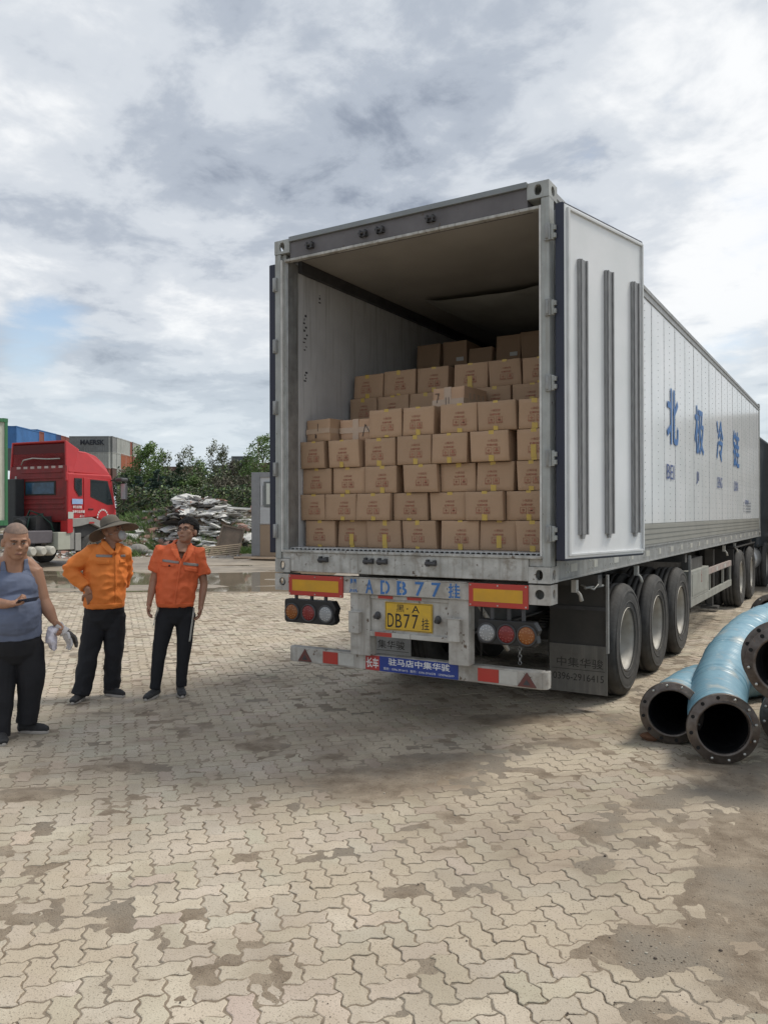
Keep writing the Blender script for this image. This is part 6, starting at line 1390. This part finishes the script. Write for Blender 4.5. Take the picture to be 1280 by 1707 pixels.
# hair cap
b=MB(); b.ell((0,.022,.050),.083,.098,.088,seg=44,rg=30); vs=[]
for v in b.v:
    v=Vector(v); v.y*=(.90 if v.y<0 else 1); k=1+.10*mn.noise((v.x*34,v.y*34,v.z*34))+.09*mn.noise((v.x*110,v.y*90,v.z*40)); vs.append(tuple(v*k))
b.v=vs; keep=[f for f in b.f if all((V_[2]>.050 and V_[1]<-.02) or (V_[1]>=-.02 and V_[2]>-.01-.5*max(0,V_[1]-.02)+ .03*(V_[1]<.02)) for V_ in [vs[i] for i in f])]; b.f=keep; b.sm=[False]*len(keep); b.mi=[0]*len(keep)
b.xf(HC_@Matrix.Scale(1.06,4)); o=b.build('hair',M_hair,Cp.root); q=o.modifiers.new('t','SOLIDIFY'); q.thickness=.012; q.offset=.6
b=MB()
for sx in (-1,1):
    q=[(sx*.031+.022*math.cos(a),-.093+.004*abs(math.cos(a)),.003+.015*math.sin(a)) for a in [2*math.pi*k/16 for k in range(17)]]; b.tube(q,.0014,5,cap=False); b.tube([(sx*.053,-.089,.006),(sx*.078,.01,.006)],.0013,5)
b.tube([(-.009,-.094,.006),(.009,-.094,.006)],.0014,5); b.xf(HC_@Matrix.Scale(1.06,4)); b.build('glasses',mat('dark_glasses_frame',(.03,.025,.025),.3,.5),Cp.root)
sh=[('e',sL,(.074,.07,.068)),('e',sR,(.074,.07,.068)),('t',[P(303,913,.08),P(302,916,.06),P(300,928,.05),P(297,960,.02),P(293,985,.01),P(292,1003,.01),P(292,1010,.01)],[(.07,.08),(.10,.15),(.130,.195),(.14,.19),(.145,.185),(.145,.18),(.13,.165)]),
 ('t',[P(288,918,.05),sL,sL+(eL-sL)*.35,sL+(eL-sL)*.66],[.06,.078,.072,.076]),('t',[P(316,920,.05),sR,sR+(eR-sR)*.35,sR+(eR-sR)*.70],[.06,.078,.070,.074])]
so_=solid('shirt',sh,M_org2,Cp.root,.007,2,folds=(.013,8,(1,1,1.2)))
cut_neck(so_,[xz(P,289,900),xz(P,319,902),xz(P,302,933)])
patch_on(Cp.root,so_,pq(P,271,932,298,936,3.5),M_band,'reflective_band'); patch_on(Cp.root,so_,pq(P,305,937,331,941.5,4),M_band,'reflective_band')
patch_on(Cp.root,so_,pq(P,269,939,291,943,1.5),M_org2,'pocket_flap',.008); patch_on(Cp.root,so_,pq(P,306,944,328,951,4),M_org2,'pocket_flap',.008)
patch_on(Cp.root,so_,[xz(P,288,1005),xz(P,292,1005),xz(P,303,936),xz(P,299,936)],M_org2,'front_placket',.006,n=(2,26)); patch_on(Cp.root,so_,pq(P,264,1003,322,1010,2),M_org2,'waistband',.007,n=(20,4))
patch_on(Cp.root,so_,pq(P,281,941,284,944),M_dark,'pen_clip',.012,n=(2,2))
solid('collar',[('t',[P(289,908,.0),P(291,917,-.09),P(296,929,-.115),P(300,936,-.115)],[(.009,.030),(.009,.034),(.008,.022),(.006,.01)]),('t',[P(318,910,.0),P(318,918,-.07),P(313,929,-.11),P(307,936,-.115)],[(.009,.030),(.009,.034),(.008,.022),(.006,.01)]),('t',[P(289,908,.0),P(292,904,.11),P(305,903,.13),P(318,909,.05),P(318,911,-.0)],[.018,.02,.02,.018,.016])],M_org2,Cp.root,.006,1)
trs=[('t',[P(292,1000,.015),P(293,1013,.02),P(293,1026,.02),P(293,1040,.02)],[(.115,.152),(.125,.165),(.115,.160),(.08,.11)]),
 ('t',[P(285,1008,.02),P(277,1028,.02),P(266,1080,.0),P(260,1130,.0),P(258,1147,.0)],[.07,.096,.068,.054,.052]),('t',[P(301,1008,.02),P(309,1028,.02),P(307,1080,.0),P(302,1130,.02),P(302,1147,.02)],[.07,.096,.068,.052,.050])]
to=solid('trousers',trs,M_trs,Cp.root,.008,3,folds=(.0045,8,(1,1,.9)))
patch_on(Cp.root,to,[xz(P,314,1070),xz(P,316.5,1070),xz(P,325,1016),xz(P,322,1014)],M_stripe,'side_stripe',.004,n=(2,16)); patch_on(Cp.root,to,[xz(P,255,1040),xz(P,257,1040),xz(P,264.5,1012),xz(P,262,1012)],M_stripe,'side_stripe',.004,n=(2,10))
shoe(gz(P(257,1160,-.02)),R(-26),Cp.root); shoe(gz(P(301,1160,.03)),R(4),Cp.root)

P=A.P
for q in ([xz(P,0,972),xz(P,24,968),xz(P,12,950),xz(P,1,950)],[xz(P,1,951),xz(P,12,951),xz(P,9,934),xz(P,4,936)],[xz(P,27,968),xz(P,56,972),xz(P,50,950),xz(P,38,950)],[xz(P,38,951),xz(P,50,951),xz(P,44,931),xz(P,39,932)]): patch_on(A.root,bo,q,M_tank,'vest_strap',.010,n=(8,8))
bpy.data.scenes.remove(TS)
